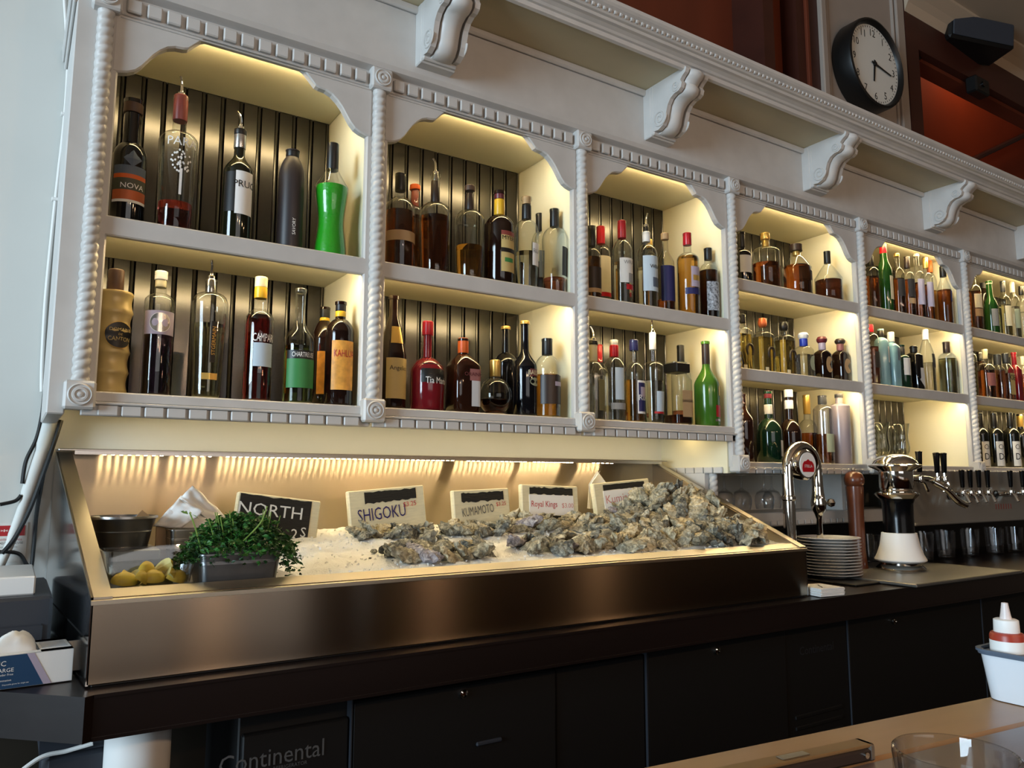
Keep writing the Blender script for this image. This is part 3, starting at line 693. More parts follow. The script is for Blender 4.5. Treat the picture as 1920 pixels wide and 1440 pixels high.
patch(t, 'black_paint', -.086, .092, h*.76, h-.006, 'signblack', rag=.008); patch(t, 'paper_slip', -.088, .094, h*.34, h*.78, 'white', -.0016); patch(t, 'black_paint', -.088, .05, h*.22, h*.335, 'signblack', rag=.004)
words(t, 'Royal Kings', -.028, h*.56, .026, 'inkred', 0, .80); words(t, '$3.00', .068, h*.55, .018, 'inkpink')
t, h, w = sign(1.735, .185, 1.232, .262, .135, 4.3, 'cream sign with white paper lettered faintly in pink, beside the big heap')
patch(t, 'black_paint', -.09, .105, h*.80, h-.008, 'signblack', rag=.002); patch(t, 'paper_slip', -.092, .118, h*.38, h*.80, 'white', -.0016); patch(t, 'black_paint', -.09, .03, h*.22, h*.36, 'signblack', rag=.004)
words(t, 'Kumiai', -.030, h*.60, .028, 'inkpink', 2, 1.0); words(t, '$3.00', .082, h*.60, .016, 'inkpink')
t = thing('folded_paper', 'small folded white paper peak behind the pink lettered sign', 'paper', (1.665, .245, 1.20))
obj('fold_panel', ([(-.05, -.0, .0), (.05, 0, 0), (.042, 0, .085), (0, .0, .135), (-.045, 0, .085), (-.05, .002, .0), (.05, .002, 0), (.042, .002, .085), (0, .002, .135), (-.045, .002, .085)], [(0, 1, 2, 3, 4), (9, 8, 7, 6, 5), (4, 3, 8, 9), (3, 2, 7, 8)]), 'paper', t, (0, 0, 0), (radians(-8), 0, 0))
obj('side_fold', ([(-.05, 0, 0), (-.045, 0, .085), (0, 0, .135), (-.03, .03, .085), (-.04, .03, 0)], [(0, 1, 3, 4), (1, 2, 3)]), 'paper', t)

# ------------------------------------------------------------------ garnish station at the trough's left end
def tub(x0, x1, y0, y1, z0, z1, flare, th, r=.012, seg=4):
    """rounded rectangular open pan; returns outer wall + inner wall"""
    def ringp(a0, a1, b0, b1, z, rr):
        p = []
        for cxx, cyy, s in ((a1-rr, b1-rr, 0), (a0+rr, b1-rr, 1), (a0+rr, b0+rr, 2), (a1-rr, b0+rr, 3)):
            for k in range(seg+1):
                a = pi/2*s+pi/2*k/seg; p.append((cxx+rr*cos(a), cyy+rr*sin(a), z))
        return p
    rings = [ringp(x0+flare, x1-flare, y0+flare, y1-flare, z0, r), ringp(x0, x1, y0, y1, z1, r), ringp(x0-th*.6, x1+th*.6, y0-th*.6, y1+th*.6, z1, r), ringp(x0-th*.6, x1+th*.6, y0-th*.6, y1+th*.6, z1+th, r),
             ringp(x0+th, x1-th, y0+th, y1-th, z1+th, r), ringp(x0+flare+th, x1-flare-th, y0+flare+th, y1-flare-th, z0+th, r)]
    n = len(rings[0]); V = [v for q in rings for v in q]; Fc = []
    for j in range(len(rings)-1):
        for i in range(n): Fc.append((j*n+i, j*n+(i+1) % n, (j+1)*n+(i+1) % n, (j+1)*n+i))
    Fc.append(tuple(range(n))[::-1]); Fc.append(tuple(range((len(rings)-1)*n, len(rings)*n)))
    return (V, Fc, True, 40)
o = obj('garnish_shelf', bbox(.060, .43, -.30, .31, 1.070, 1.092, .003), 'steel_satin'); tag(o, 'flat steel insert carrying the garnish tubs at the left end of the trough', 'insert')
t = thing('parsley_pan', 'grey metal pan holding the parsley at the front rim', 'pan', (.287, -.245, 1.094))
obj('pan_body', tub(-.078, .078, -.062, .062, .0, .058, .006, .003), 'zinc', t); obj('pan_band', tub(-.0765, .0765, -.0605, .0605, .040, .044, .0, .002), 'zinc', t)
pars = thing('parsley_bunch', 'bushy bunch of bright green parsley spilling over the grey metal pan', 'parsley', (.287, -.245, 1.128))
LV, LF = [], []; DV, DF = [], []; SV = []
rnd = random.Random(5)
def leaf(Vl, Fl, p, s):
    m = T(*p) @ RZ(rnd.random()*6.3) @ RX(rnd.uniform(-1.1, 1.1)) @ RY(rnd.uniform(-.8, .8)); n = len(Vl)
    for x, y, z in ((0, 0, 0), (.5, .35, .1), (.75, .1, .0), (1, .3, -.08), (.95, .0, .05), (1.15, -.05, -.1), (.9, -.25, .03), (.55, -.35, .12)): Vl.append(tuple(m @ Vector((x*s, y*s, z*s))))
    Fl += [(n, n+1, n+2), (n+2, n+3, n+4), (n, n+2, n+4), (n+4, n+5, n+6), (n, n+4, n+6), (n, n+6, n+7)]
for k in range(2900):
    a = rnd.random()*2*pi; u = rnd.random(); b = rnd.random()**.6
    x = .112*b*cos(a)*1.05+.006; y = .085*b*sin(a); z = .022+.078*sqrt(max(0, 1-b*b))*rnd.uniform(.55, 1.05)-.012*b
    if x > .075 and rnd.random() < .6: z -= rnd.uniform(.0, .055); x += .012
    if x < -.08: z -= rnd.uniform(0, .02)
    if z < -.02 and abs(x) < .085: z = .01
    if rnd.random() < .6: leaf(LV, LF, (x, y, z), rnd.uniform(.008, .015))
    else: leaf(DV, DF, (x, y, z-.006), rnd.uniform(.008, .015))
obj('foliage', (LV, LF), 'leaf', pars)['kind'] = 'stuff'; obj('dark_foliage', (DV, DF), 'leafdk', pars)['kind'] = 'stuff'
st = []
for k in range(26):
    a = rnd.random()*6.28; b = rnd.random(); st.append(tube(bez([(.05*b*cos(a), .04*b*sin(a), -.028), (.08*b*cos(a), .06*b*sin(a), .045), (.10*b*cos(a)-.005, .075*b*sin(a), .085+.025*rnd.random())], 4), .0011, 5))
st.append(tube(bez([(-.07, -.02, .03), (-.085, -.03, .075), (-.098, -.03, .108)], 5), .0016, 5)); st.append(tube(bez([(.0, -.06, .05), (.03, -.07, .085), (.045, -.06, .118)], 5), .0015, 5))
sx = obj('stems', join(*st), 'stem', pars); sx['kind'] = 'stuff'
LV, LF = [], []
for p in ((-.098, -.03, .108), (-.094, -.032, .104), (-.10, -.028, .104)): leaf(LV, LF, p, .014)
obj('sprig_leaf', (LV, LF), 'stem', pars)
t = thing('lemon_tub', 'clear plastic tub of lemon wedges at the left of the trough', 'tub', (.128, -.235, 1.092))
obj('tub_body', tub(-.084, .080, -.055, .055, .0, .072, .012, .003, .014), 'tubclear', t)
def lemon_wedge(ang, R=.019):
    V, Fc = [], []; n = 8; m = 7
    for j in range(m+1):
        ph = -pi/2+pi*j/m
        for i in range(n+1):
            th = -ang/2+ang*i/n; V.append((R*1.35*sin(ph), R*cos(ph)*sin(th), R*cos(ph)*cos(th)))
    for j in range(m):
        for i in range(n):
            a = j*(n+1)+i; Fc.append((a, a+1, a+n+2, a+n+1))
    k = len(V); V += [(R*1.3*sin(-pi/2+pi*j/m), 0, 0) for j in range(m+1)]; F2 = []
    for j in range(m):
        a = j*(n+1); F2.append((a, a+n+1, k+j+1, k+j)); F2.append((a+n, k+j, k+j+1, a+n+n+1))
    return V, Fc, F2
Vw, Fp, Ff = lemon_wedge(1.9); lw1 = mesh('peel', Vw, Fp, True, 60); lw2 = mesh('flesh', Vw, Ff)
wed = []
spots = [(-.046, -.012, .018, .3), (-.022, -.018, .022, 1.2), (-.03, .015, .020, 2.1), (.002, -.012, .020, .2), (.004, .016, .018, 2.6), (.028, -.012, .024, 1.7), (.046, -.008, .018, .7), (.034, .018, .020, 2.9), (-.01, .0, .036, 1.0), (.022, .004, .040, 2.2), (-.05, .018, .020, 1.4)]
nm = ['leftmost', 'second from the left', 'at the back left', 'front middle', 'back middle', 'front right of the middle', 'rightmost', 'at the back right', 'uppermost left of the middle', 'uppermost right of the middle', 'back left corner']
for (x, y, z, r), n_ in zip(spots, nm):
    t = thing('lemon_wedge', 'yellow lemon wedge in the clear tub, '+n_, 'lemon', (.128+x, -.235+y, 1.092+z-.004), (.9+r*.3, .2*r, r), 'lemon wedges in the clear tub')
    obj('peel', lw1, 'lemonpeel', t); obj('flesh', lw2, 'lemonflesh', t)
t = thing('zinc_bucket', 'dark round zinc bucket at the left end of the trough', 'bucket', (.105, .02, 1.150))
obj('bucket_body', lathe([(.050, 0), (.052, .0), (.0585, .034), (.0595, .036), (.0585, .038), (.0665, .064), (.069, .066), (.069, .069), (.0655, .069), (.051, .004)], 40, cap1=True), 'zinc', t); obj('rim', lathe([(.0665, .063), (.0705, .065), (.0705, .070), (.0665, .070)], 40, cap0=False, cap1=False), 'steel_satin', t)
o = obj('upturned_pan', bbox(.058+.02, .175, -.05, .09, 1.092, 1.150, .004), 'zinc'); tag(o, 'low zinc block under the round bucket', 'pan')
o = obj('kraft_card', bbox(-.014, .016, -.001, .001, 0, .075, .0005), 'tan', None, (.108, .05, 1.165), (.1, radians(40), .1)); tag(o, 'brown card corner sticking up from the zinc bucket', 'card')
o = obj('cardboard_sleeve', bbox(.178, .212, .05, .056, 1.092, 1.195, .001), 'tan'); tag(o, 'plain brown cardboard between bucket and steel pan', 'cardboard')
t = thing('steel_pan', 'tall steel pan behind the parsley holding the white napkins', 'pan', (.262, .06, 1.092))
obj('pan_body', tub(-.062, .062, -.07, .07, 0, .092, .005, .003), 'steel_satin', t); obj('pan_band', tub(-.0615, .0615, -.0695, .0695, .070, .073, 0, .002), 'steel_satin', t)
# bundle of folded white napkins leaning out of the pan
t = thing('napkin_bundle', 'crumpled white napkins leaning out of the steel pan', 'napkin', (.255, .06, 1.150))
def cloth(corners, n, amp, sd):
    (a, b, c, d) = [Vector(p) for p in corners]; V, Fc = [], []
    for j in range(n+1):
        for i in range(n+1):
            u, v = i/n, j/n; p = a*(1-u)*(1-v)+b*u*(1-v)+c*u*v+d*(1-u)*v
            p += Vector((0, -1, .4))*amp*MN.noise(Vector((u*3+sd, v*3, sd))); V.append(tuple(p))
    for j in range(n):
        for i in range(n):
            q = j*(n+1)+i; Fc.append((q, q+1, q+n+2, q+n+1))
    m = mesh('napkin', V, Fc, True, 180); return m
for nme, cs, sd in (('folded_napkin', ((-.085, -.02, .045), (.03, -.03, .035), (.055, .0, .06), (-.025, .0, .112)), 1), ('folded_napkin', ((-.03, -.005, .105), (.0, .01, .135), (.085, .02, .058), (.05, -.012, .045)), 2), ('folded_napkin', ((-.085, -.02, .045), (-.03, -.045, .038), (.02, -.04, .075), (-.03, -.015, .105)), 3)):
    o = obj(nme, cloth(cs, 12, .012, sd), 'white', t); s_ = o.modifiers.new('thickness', 'SOLIDIFY'); s_.thickness = .003
# ------------------------------------------------------------------ right end of the counter: taps, plates, mill, glasses
ZC = .942
t = thing('dinner_plate', '', 'plate')                      # prototype, moved into the stack below
pm = mesh('plate_body', *lathe([(.0, .002), (.060, .0), (.064, .003), (.078, .006), (.1105, .0115), (.1125, .0135), (.1105, .0145), (.078, .0095), (.064, .007), (.0, .006)], 48, cap0=False, cap1=False))
bpy.data.objects.remove(t)
NP = 13; ordn = ['lowest', 'second', 'third', 'fourth', 'fifth', 'sixth', 'seventh', 'eighth', 'ninth', 'tenth', 'eleventh', 'twelfth', 'topmost']
for k in range(NP):
    o = obj('dinner_plate', pm, 'plate', None, (2.462+random.uniform(-.0015, .0015), -.11+random.uniform(-.0015, .0015), ZC+.006+k*.0108))
    tag(o, 'white dinner plate, '+(ordn[k] if k in (0, 12) else ordn[k]+' from the bottom')+' of the stack beside the steel trough', 'plate', 'white plates stacked on the counter')
o = obj('black_mat', bbox(2.33, 2.62, -.30, .02, ZC-.001, ZC+.006, .002), 'black'); tag(o, 'thin black mat under the stack of white plates', 'mat')
t = thing('napkin_pile', 'pile of white paper beverage napkins at the right front corner of the trough', 'napkins', (2.058, -.345, ZC))
for k in range(7): obj('napkin', bbox(-.036-.002*(k % 2), .066+.003*(k % 3), -.046, .055, .0036*k, .0036*k+.0031, .0008), 'white', t, (0, 0, 0), (0, 0, radians(-8+2*(k % 3))))
o = obj('toothpick', tube([(2.04, -.375, ZC+.027), (2.075, -.335, ZC+.027)], .0013, 6), 'dkbrown'); tag(o, 'dark wooden pick lying on the white napkins', 'pick')
o = obj('chrome_stopper', lathe([(.004, 0), (.012, .003), (.013, .01), (.008, .016), (.010, .024), (.006, .03), (.0, .031)], 16), 'chrome', None, (2.068, -.22, ZC)); tag(o, 'small chrome stopper between trough and plates', 'stopper')
# pepper mill
t = thing('pepper_mill', 'tall turned brown wooden pepper mill behind the white plates', 'mill', (2.755, -.035, ZC))
obj('mill_body', lathe([(.036, 0), (.037, .01), (.034, .03), (.030, .08), (.030, .2), (.032, .28), (.034, .325), (.034, .335)], 28), 'mill_wood' if 'mill_wood' in MATS else P('mill_wood', C(98, 52, 30), .32, vary=.2, vscale=10, stretch=(1, 1, .1), coat=.3).name, t)
obj('mill_head', lathe([(.030, .335), (.036, .342), (.039, .355), (.0385, .368), (.032, .384), (.020, .393), (.006, .396)], 28), 'mill_wood', t); obj('finial', lathe([(.006, .394), (.009, .401), (.007, .409), (.0, .411)], 14), 'steel_satin', t)
# lollipop beer tap
t = thing('lollipop_beer_tap', 'chrome swan neck beer tap with round white badge behind the plates', 'beer tap', (2.255, -.10, ZC))
obj('column', lathe([(.05, 0), (.05, .012), (.024, .02), (.022, .05), (.022, .285), (.027, .29), (.027, .30), (.021, .305), (.019, .38)], 28), 'chrome', t)
ca = [(0, 0, .37)]+[(.085-.085*cos(a), 0, .395+.088*sin(a)) for a in [pi*k/18 for k in range(0, 19)]]+[(.17, 0, .36), (.171, 0, .335)]
obj('arched_spout', tube(ca, .020, 18), 'chrome', t)
bm_ = xf(lathe([(.0, -.022), (.05, -.022), (.056, -.018), (.057, .0), (.056, .012), (.050, .018), (.046, .0185)], 36, cap1=True), T(.062, -.022, .415) @ RX(pi/2) @ RZ(0))
bd = obj('badge_housing', bm_, 'gold' if False else 'chrome', t, (0, 0, 0), (0, 0, 0))
bf = obj('badge_face', xf(cyl(.045, .018, .0205, 36), T(.062, -.022, .415) @ RX(pi/2)), 'white', bd)
car = [(-.034, -.012), (-.030, -.024), (.030, -.024), (.034, -.012), (.031, .004), (.022, .014), (.010, .016), (0, .022), (-.010, .016), (-.022, .014), (-.031, .004)]
obj('red_cartouche', xf(extrude_z(car, .0205, .0215), T(.062, -.022, .413) @ RX(pi/2)), 'red', bd)
obj('lettering', xf(flat_text('STELLA', .010, 1.0), T(.062, -.0442, .410)), 'white', bd)
f = obj('faucet', lathe([(.012, -.20), (.010, -.12), (.016, -.10), (.026, -.085), (.028, -.06), (.024, -.04), (.021, -.02), (.02, 0)], 20), 'chrome', t, (.171, 0, .335+.0))
obj('faucet_lever', join(tube([(.02, 0, -.06), (.055, -.004, -.062)], .006, 10), xf(lathe([(.001, -.016), (.012, -.012), (.016, 0), (.012, .012), (.001, .016)], 16), T(.07, -.005, -.060))), 'chrome', f)
# tower tap on its drip tray
t = thing('drip_tray', 'flat grey steel drip tray under the white based tap tower', 'tray', (2.83, -.17, ZC))
obj('tray_body', bbox(-.36, .38, -.262, .23, 0, .012, .003), 'traysteel', t)
t = thing('tap_tower', 'chrome drum tap tower with black column and white flared base', 'tap tower', (2.85, -.155, ZC+.012))
obj('foot', lathe([(.088, 0), (.090, .006), (.084, .012), (.075, .02), (.075, .03)], 40), 'chrome', t)
obj('white_base', lathe([(.078, .028), (.093, .036), (.094, .040), (.083, .062), (.072, .095), (.066, .13), (.064, .142), (.060, .143)], 48), 'white', t)
obj('black_column', lathe([(.057, .142), (.056, .20), (.057, .255), (.064, .275), (.075, .29)], 40), 'blackgloss', t)
drum = obj('chrome_drum', lathe([(.068, .276), (.080, .288), (.083, .292), (.080, .298), (.062, .306), (.060, .312), (.063, .318), (.063, .382), (.066, .386), (.092, .398), (.098, .403), (.098, .407), (.085, .413), (.080, .424), (.062, .440), (.040, .449), (.015, .452), (.001, .4525)], 48), 'chrome', t)
def faucet(par, x, y, z, ang, hh=.07, mat='blackgloss', k=1.0, reach=.075):
    f_ = obj('faucet', join(tube([(0, 0, 0), (0, -reach*.7, 0)], .009*k, 10), xf(lathe([(.012*k, -.012*k), (.014*k, 0), (.012*k, .012*k)], 12), T(0, -reach*.7, 0)), tube([(0, -reach*.7, 0), (0, -reach*.95, -.012*k), (0, -reach*1.15, -.042*k)], .007*k, 10), tube([(0, -reach*.72, .008*k), (0, -reach*.72, .026*k)], .006*k, 10)), 'chrome', par, (x, y, z), (0, 0, ang))
    obj('tap_handle', lathe([(.007*k, .024*k), (.0085*k, .028*k), (.0115*k, hh), (.0125*k, hh+.006), (.009*k, hh+.009)], 12), mat, f_, (0, -reach*.72, 0)); return f_
faucet(t, .062, -.012, .352, radians(75), .105, k=1.15, reach=.09)
obj('side_arm', tube(bez([(.05, .0, .355), (.16, .005, .356), (.26, .01, .352), (.30, .005, .34)], 5), .013, 12), 'chrome', t)
faucet(t, .29, .03, .350, radians(20), .105, k=1.15, reach=.05); faucet(t, .345, .03, .350, radians(20), .105, k=1.15, reach=.05)
obj('long_spout', tube(bez([(.275, .0, .34), (.315, -.03, .31), (.36, -.05, .262), (.41, -.055, .245)], 5), .014, 12), 'chrome', t)
# stainless tap box with its row of faucets
t = thing('tap_box', 'long grey stainless tap box with a row of black handled faucets', 'tap box', (4.0, .0, 1.12))
obj('box_body', extrude_z([(-.86, -.055), (1.0, -.055), (1.0, -.016), (-.85, -.016)], .0, .222), 'tapsteel', t); obj('lower_ledge', bbox(-.87, 1.0, -.065, .084, -.012, .001, .004), 'tapsteel', t)
for i, x in enumerate((3.46, 3.53, 3.605, 3.685, 3.90, 4.02)): faucet(t, x-4.0, -.055, .125, radians(-8), .095, k=1.0, reach=.07)
for x in (3.43, 3.845): obj('rubber_grommet', xf(cyl(.020, 0, .006, 18), T(x-4.0, -.055, .115) @ RX(pi/2)), 'black', t)
for x in (3.44, 3.86): obj('supply_pipe', tube(bez([(x-4.0, -.06, .115), (x-3.95, -.085, .12), (x-3.80+.02, -.085, .12)], 5), .009, 10), 'chrome', t)
for j in range(7): obj('vent_slot', box(3.84+j*.024-4.0, 3.845+j*.024-4.0, -.0565, -.055, .045, .07), 'rust', t)
# tumblers under the tap box
tm = mesh('glass_body', *lathe([(.0, .0), (.030, .0), (.033, .004), (.036, .06), (.0395, .125), (.0385, .125), (.034, .06), (.031, .010), (.0, .010)], 28, cap0=False, cap1=False))
spots = [(3.06, .10), (3.16, .05), (3.25, .09), (3.34, .02), (3.44, .08), (3.54, .03), (3.64, .09), (3.75, .03), (3.86, .08), (3.97, .02), (4.08, .08), (4.19, .03)]
on = ['first', 'second', 'third', 'fourth', 'fifth', 'sixth', 'seventh', 'eighth', 'ninth', 'tenth', 'eleventh', 'twelfth']
for k, (x, y) in enumerate(spots):
    o = obj('tumbler', tm, 'tumblerglass', None, (x, y, ZC)); tag(o, 'clear glass tumbler on the dark counter below the tap box, '+on[k]+' from the tap tower', 'tumbler', 'tumblers under the tap box')
# hanging stemware and hurricane glasses
wg = mesh('glass_body', *lathe([(.034, 0), (.034, .003), (.006, .008), (.004, .015), (.004, .055), (.010, .062), (.028, .072), (.037, .09), (.039, .105), (.037, .125), (.033, .14), (.0322, .14), (.036, .125), (.038, .105), (.036, .09), (.027, .074), (.008, .066)], 28, cap1=False))
for (x, y), n_ in zip(((2.20, .15), (2.32, .17), (2.43, .15), (2.54, .20)), ('first', 'second', 'third', 'fourth')):
    o = obj('wine_glass', wg, 'tumblerglass', None, (x, y, 1.326), (pi, 0, 0)); tag(o, 'stemmed wine glass hanging upside down under the fourth bay, '+n_+' from the rope post', 'glass', 'hanging wine glasses')
hg = mesh('glass_body', *lathe([(.030, 0), (.031, .003), (.010, .009), (.007, .018), (.008, .03), (.020, .045), (.030, .065), (.032, .085), (.027, .12), (.026, .14), (.034, .19), (.036, .195), (.0335, .19), (.025, .14), (.026, .12), (.031, .085), (.029, .065), (.018, .046), (.004, .034)], 28, cap1=False))
for (x, y), n_ in zip(((3.19, .10), (3.27, .16), (3.35, .10), (3.42, .17)), ('first', 'second', 'third', 'fourth')):
    o = obj('hurricane_glass', hg, 'clear', None, (x, y, 1.368)); tag(o, 'curvy clear hurricane glass on the bottom shelf of the fifth bay, '+n_+' from the left', 'glass', 'hurricane glasses')

# ------------------------------------------------------------------ left end: wall cables, duct, printer, glove box
wc = obj('white_cable', tube(bez([(-.084, .354, 2.62), (-.070, .354, 2.50), (-.060, .354, 2.40), (-.058, .354, 2.25), (-.062, .354, 2.10), (-.066, .354, 1.95), (-.069, .354, 1.76), (-.066, .354, 1.60), (-.062, .352, 1.52)], 8), .0042, 8), 'white'); tag(wc, 'thin white cable clipped down the pale wall beside the shelving', 'cable')
for z, x in ((2.445, -.0645), (2.26, -.058), (2.025, -.064)): obj('cable_clip', bbox(x-.009, x+.007, .346, .36, z-.004, z+.004, .001), 'white', wc)
dct = obj('white_cable_duct', tube(bez([(-.038, .338, 1.452), (-.052, .338, 1.37), (-.078, .338, 1.25), (-.102, .338, 1.15), (-.135, .338, 1.05)], 6), [.020]*6+[.016]*6+[.012]*6+[.010]*7, 12), 'wall'); tag(dct, 'white cable duct slanting down the wall from the shelving corner', 'duct')
for pth, nm_, r in ((((-.050, .335, 1.566), (-.056, .33, 1.52), (-.058, .33, 1.46), (-.066, .33, 1.40), (-.084, .33, 1.345), (-.088, .33, 1.29)), 'black cord hanging left of the white duct', .0045),
                 (((-.016, .325, 1.448), (-.026, .318, 1.40), (-.045, .312, 1.32), (-.068, .312, 1.23), (-.095, .312, 1.16), (-.118, .312, 1.125)), 'black cord crossing the white duct diagonally', .0052),
                 (((-.045, .312, 1.322), (-.053, .33, 1.22), (-.054, .33, 1.14), (-.056, .33, 1.085), (-.066, .33, 1.095), (-.080, .33, 1.118), (-.10, .33, 1.126), (-.14, .33, 1.128)), 'black cord dropping right of the safety sticker and curling back', .0045),
                 (((-.088, .33, 1.262), (-.10, .33, 1.248), (-.13, .33, 1.24)), 'short black cord end at the left frame edge', .0045)):
    o = obj('black_cable', tube(bez(pth, 8), r, 8), 'black'); tag(o, nm_, 'cable')
t = thing('safety_sticker', 'white notice with red header on the wall behind the cords', 'notice', (-.105, .3585, 1.15))
obj('notice_sheet', box(-.06, .036, .0, .001, -.05, .045), 'paper', t); obj('red_header', box(-.055, .031, -.0008, 0, .013, .038), 'red', t)
obj('lettering', xf(flat_text('* * *', .006, 3), T(-.012, -.0012, .026)), 'white', t)
for s, z, h_, m_ in (('SAFETY NOTICE TO ALL', .004, .0052, 'red'), ('PLEASE READ BEFORE USE', -.004, .0052, 'charcoal'), ('keep this area clean and dry', -.014, .005, 'grey'), ('report all faults to staff', -.023, .005, 'grey')): obj('lettering', xf(flat_text(s, h_, .95), T(-.012, -.0012, z)), m_, t)
t = thing('black_printer', 'black receipt printer case behind the glove box', 'printer', (-.10, .06, ZC))
obj('case', join(bbox(-.10, .075, -.155, .20, 0, .128, .006), bbox(-.10, .06, -.16, -.15, .03, .075, .003)), 'darkgrey', t); obj('status_light', xf(cyl(.0015, 0, .002, 8), T(-.03, -.155, .098) @ RX(pi/2)), 'white', t)
o = obj('white_paper_box', bbox(-.22, -.056, -.06, .2, ZC+.128, ZC+.165, .003), 'white'); tag(o, 'flat white carton lying on the black printer', 'carton')
o = obj('steel_scraper', extrude_x([(.0, 0), (.035, 0), (.035, .05), (.028, .05)], 0, .02), 'steel_satin', None, (-.004, -.20, ZC)); tag(o, 'small grey steel block wedged beside the trough', 'block')
t = thing('glove_box', 'open blue and white glove box lettered LARGE at the left counter corner', 'glove box', (-.122, -.225, ZC), (0, 0, radians(4)))
gx0, gx1, gy0, gy1, gz = -.12, .122, -.062, .058, .056
obj('carton', join(box(gx0, gx1, gy0, gy0+.001, 0, gz), box(gx0, gx1, gy1-.001, gy1, 0, gz), box(gx0, gx0+.001, gy0, gy1, 0, gz), box(gx1-.001, gx1, gy0, gy1, 0, gz), box(gx0, gx1, gy0, gy1, 0, .001),
    box(gx0, gx1, gy0, gy0+.022, gz-.001, gz), box(gx0, gx1, gy1-.022, gy1, gz-.001, gz), box(gx1-.05, gx1, gy0, gy1, gz-.001, gz), box(gx0, gx0+.06, gy0, gy1, gz-.001, gz)), 'white', t)
yb = gy0-.0006
obj('blue_print', ([(gx0, yb, .0005), (.078, yb, .0005), (.050, yb, gz-.0005), (gx0, yb, gz-.0005)], [(0, 1, 2, 3)]), 'bluebox', t); obj('pale_stripe', ([(.078, yb, .0005), (.090, yb, .0005), (.061, yb, gz-.0005), (.050, yb, gz-.0005)], [(0, 1, 2, 3)]), 'mauve', t)
obj('top_print', box(.076, .116, -.03, .03, gz, gz+.0004), 'ltgrey', t)
for s, x, z, h_ in (('HC', -.003+.015, .049-.006, .0085), ('LARGE', .0185, .0315, .0065), ('Powder Free', .0185, .024, .0035), ('Examination', .018, .0145, .0032), ('Disposable gloves for single use', .036, .007, .0028)):
    obj('lettering', xf(flat_text(s, h_, 1), T(x, yb-.0004, z)), 'white', t)
V, Fc = [], []
n = 14
for j in range(n+1):
    for i in range(n+1):
        u, v = i/n*2-1, j/n*2-1; d = max(0, 1-u*u)**.5*max(0, 1-v*v)**.5
        V.append((.036+.036*u, 0+.036*v, gz-.012+.042*d+.006*MN.noise(Vector((u*3, v*3, 2)))*d))
for j in range(n):
    for i in range(n):
        a = j*(n+1)+i; Fc.append((a, a+1, a+n+2, a+n+1))
o = obj('white_glove', (V, Fc, True, 180), 'white', None, (-.122, -.225, ZC)); tag(o, 'crumpled white disposable glove poking out of the blue box', 'glove')
V, Fc = [], []
for i in range(15):
    a = pi*i/14; V += [(-.03-.045*cos(a)*.6, -.05, gz+.052*sin(a)), (-.03-.045*cos(a)*.6, -.047, gz+.05*sin(a))]
obj('raised_flap', (V+[(-.03, -.05, gz), (-.03, -.047, gz)], [(2*i, 2*i+2, 30) for i in range(14)]+[(2*i+3, 2*i+1, 31) for i in range(14)]), 'white', t, (-.03, 0, 0))

# ------------------------------------------------------------------ the guests' bar in the foreground
ang = math.atan2(-1.373+1.3136, .978-.42)
t = thing('guest_bar', 'oak topped bar in the foreground with a darker inner board', 'bar', (.42, -1.3136, 1.02), (0, 0, ang))
obj('front_board', bbox(-2.2, 3.6, -.088, 0, -.05, 0, .004), 'barwood', t)
for i in range(4): obj('board', bbox(-2.2, 3.6, -.093-.13*(i+1)+.004, -.093-.13*i+.003, -.05, -.0008, .003), 'barwood2', t)
obj('bar_front', box(-2.2, 3.6, -.10, -.07, -1.02, -.05), 'darkwood', t)
for i in range(7): obj('front_panel', bbox(-2.1+i*.8, -1.4+i*.8, -.07, -.058, -.9, -.14, .006), 'darkwood', t)
# water glass
t = thing('water_glass', 'thick clear water glass standing on the bar at the lower right', 'glass', (.397, -1.640, 1.02))
obj('glass_body', lathe([(.0, .0), (.029, .0), (.031, .003), (.0335, .05), (.0365, .108), (.0362, .1105), (.0352, .1115), (.034, .1105), (.0335, .108), (.031, .05), (.0285, .012), (.0, .010)], 56, cap0=False, cap1=False), 'waterglass', t)
obj('water', lathe([(.0, .0105), (.028, .0125), (.0305, .05), (.0325, .088), (.0, .0885)], 48, cap0=False, cap1=False), 'water', t)
# knife handle
t = thing('folding_knife', 'dark wooden knife handle with steel bolster lying on the bar beside the water glass', 'knife', (.575, -1.412, 1.0202), (0, 0, radians(-7)))
obj('handle_scale', bbox(-.17, .062, -.011, .009, 0, .013, .0025), 'dkbrown', t); obj('steel_liner', bbox(-.168, .0635, -.0105, .0085, .013, .0165, .001), 'brass', t)
obj('bolster', bbox(.056, .064, -.0115, .0095, 0, .0165, .002), 'steel_satin', t); obj('rivet', xf(cyl(.003, 0, .002, 14), T(.05, -.011, .0075) @ RX(pi/2)), 'chrome', t)
obj('shield_inlay', bbox(-.055, -.02, -.006, .004, .0165, .0175, .0005), 'steel_satin', t)
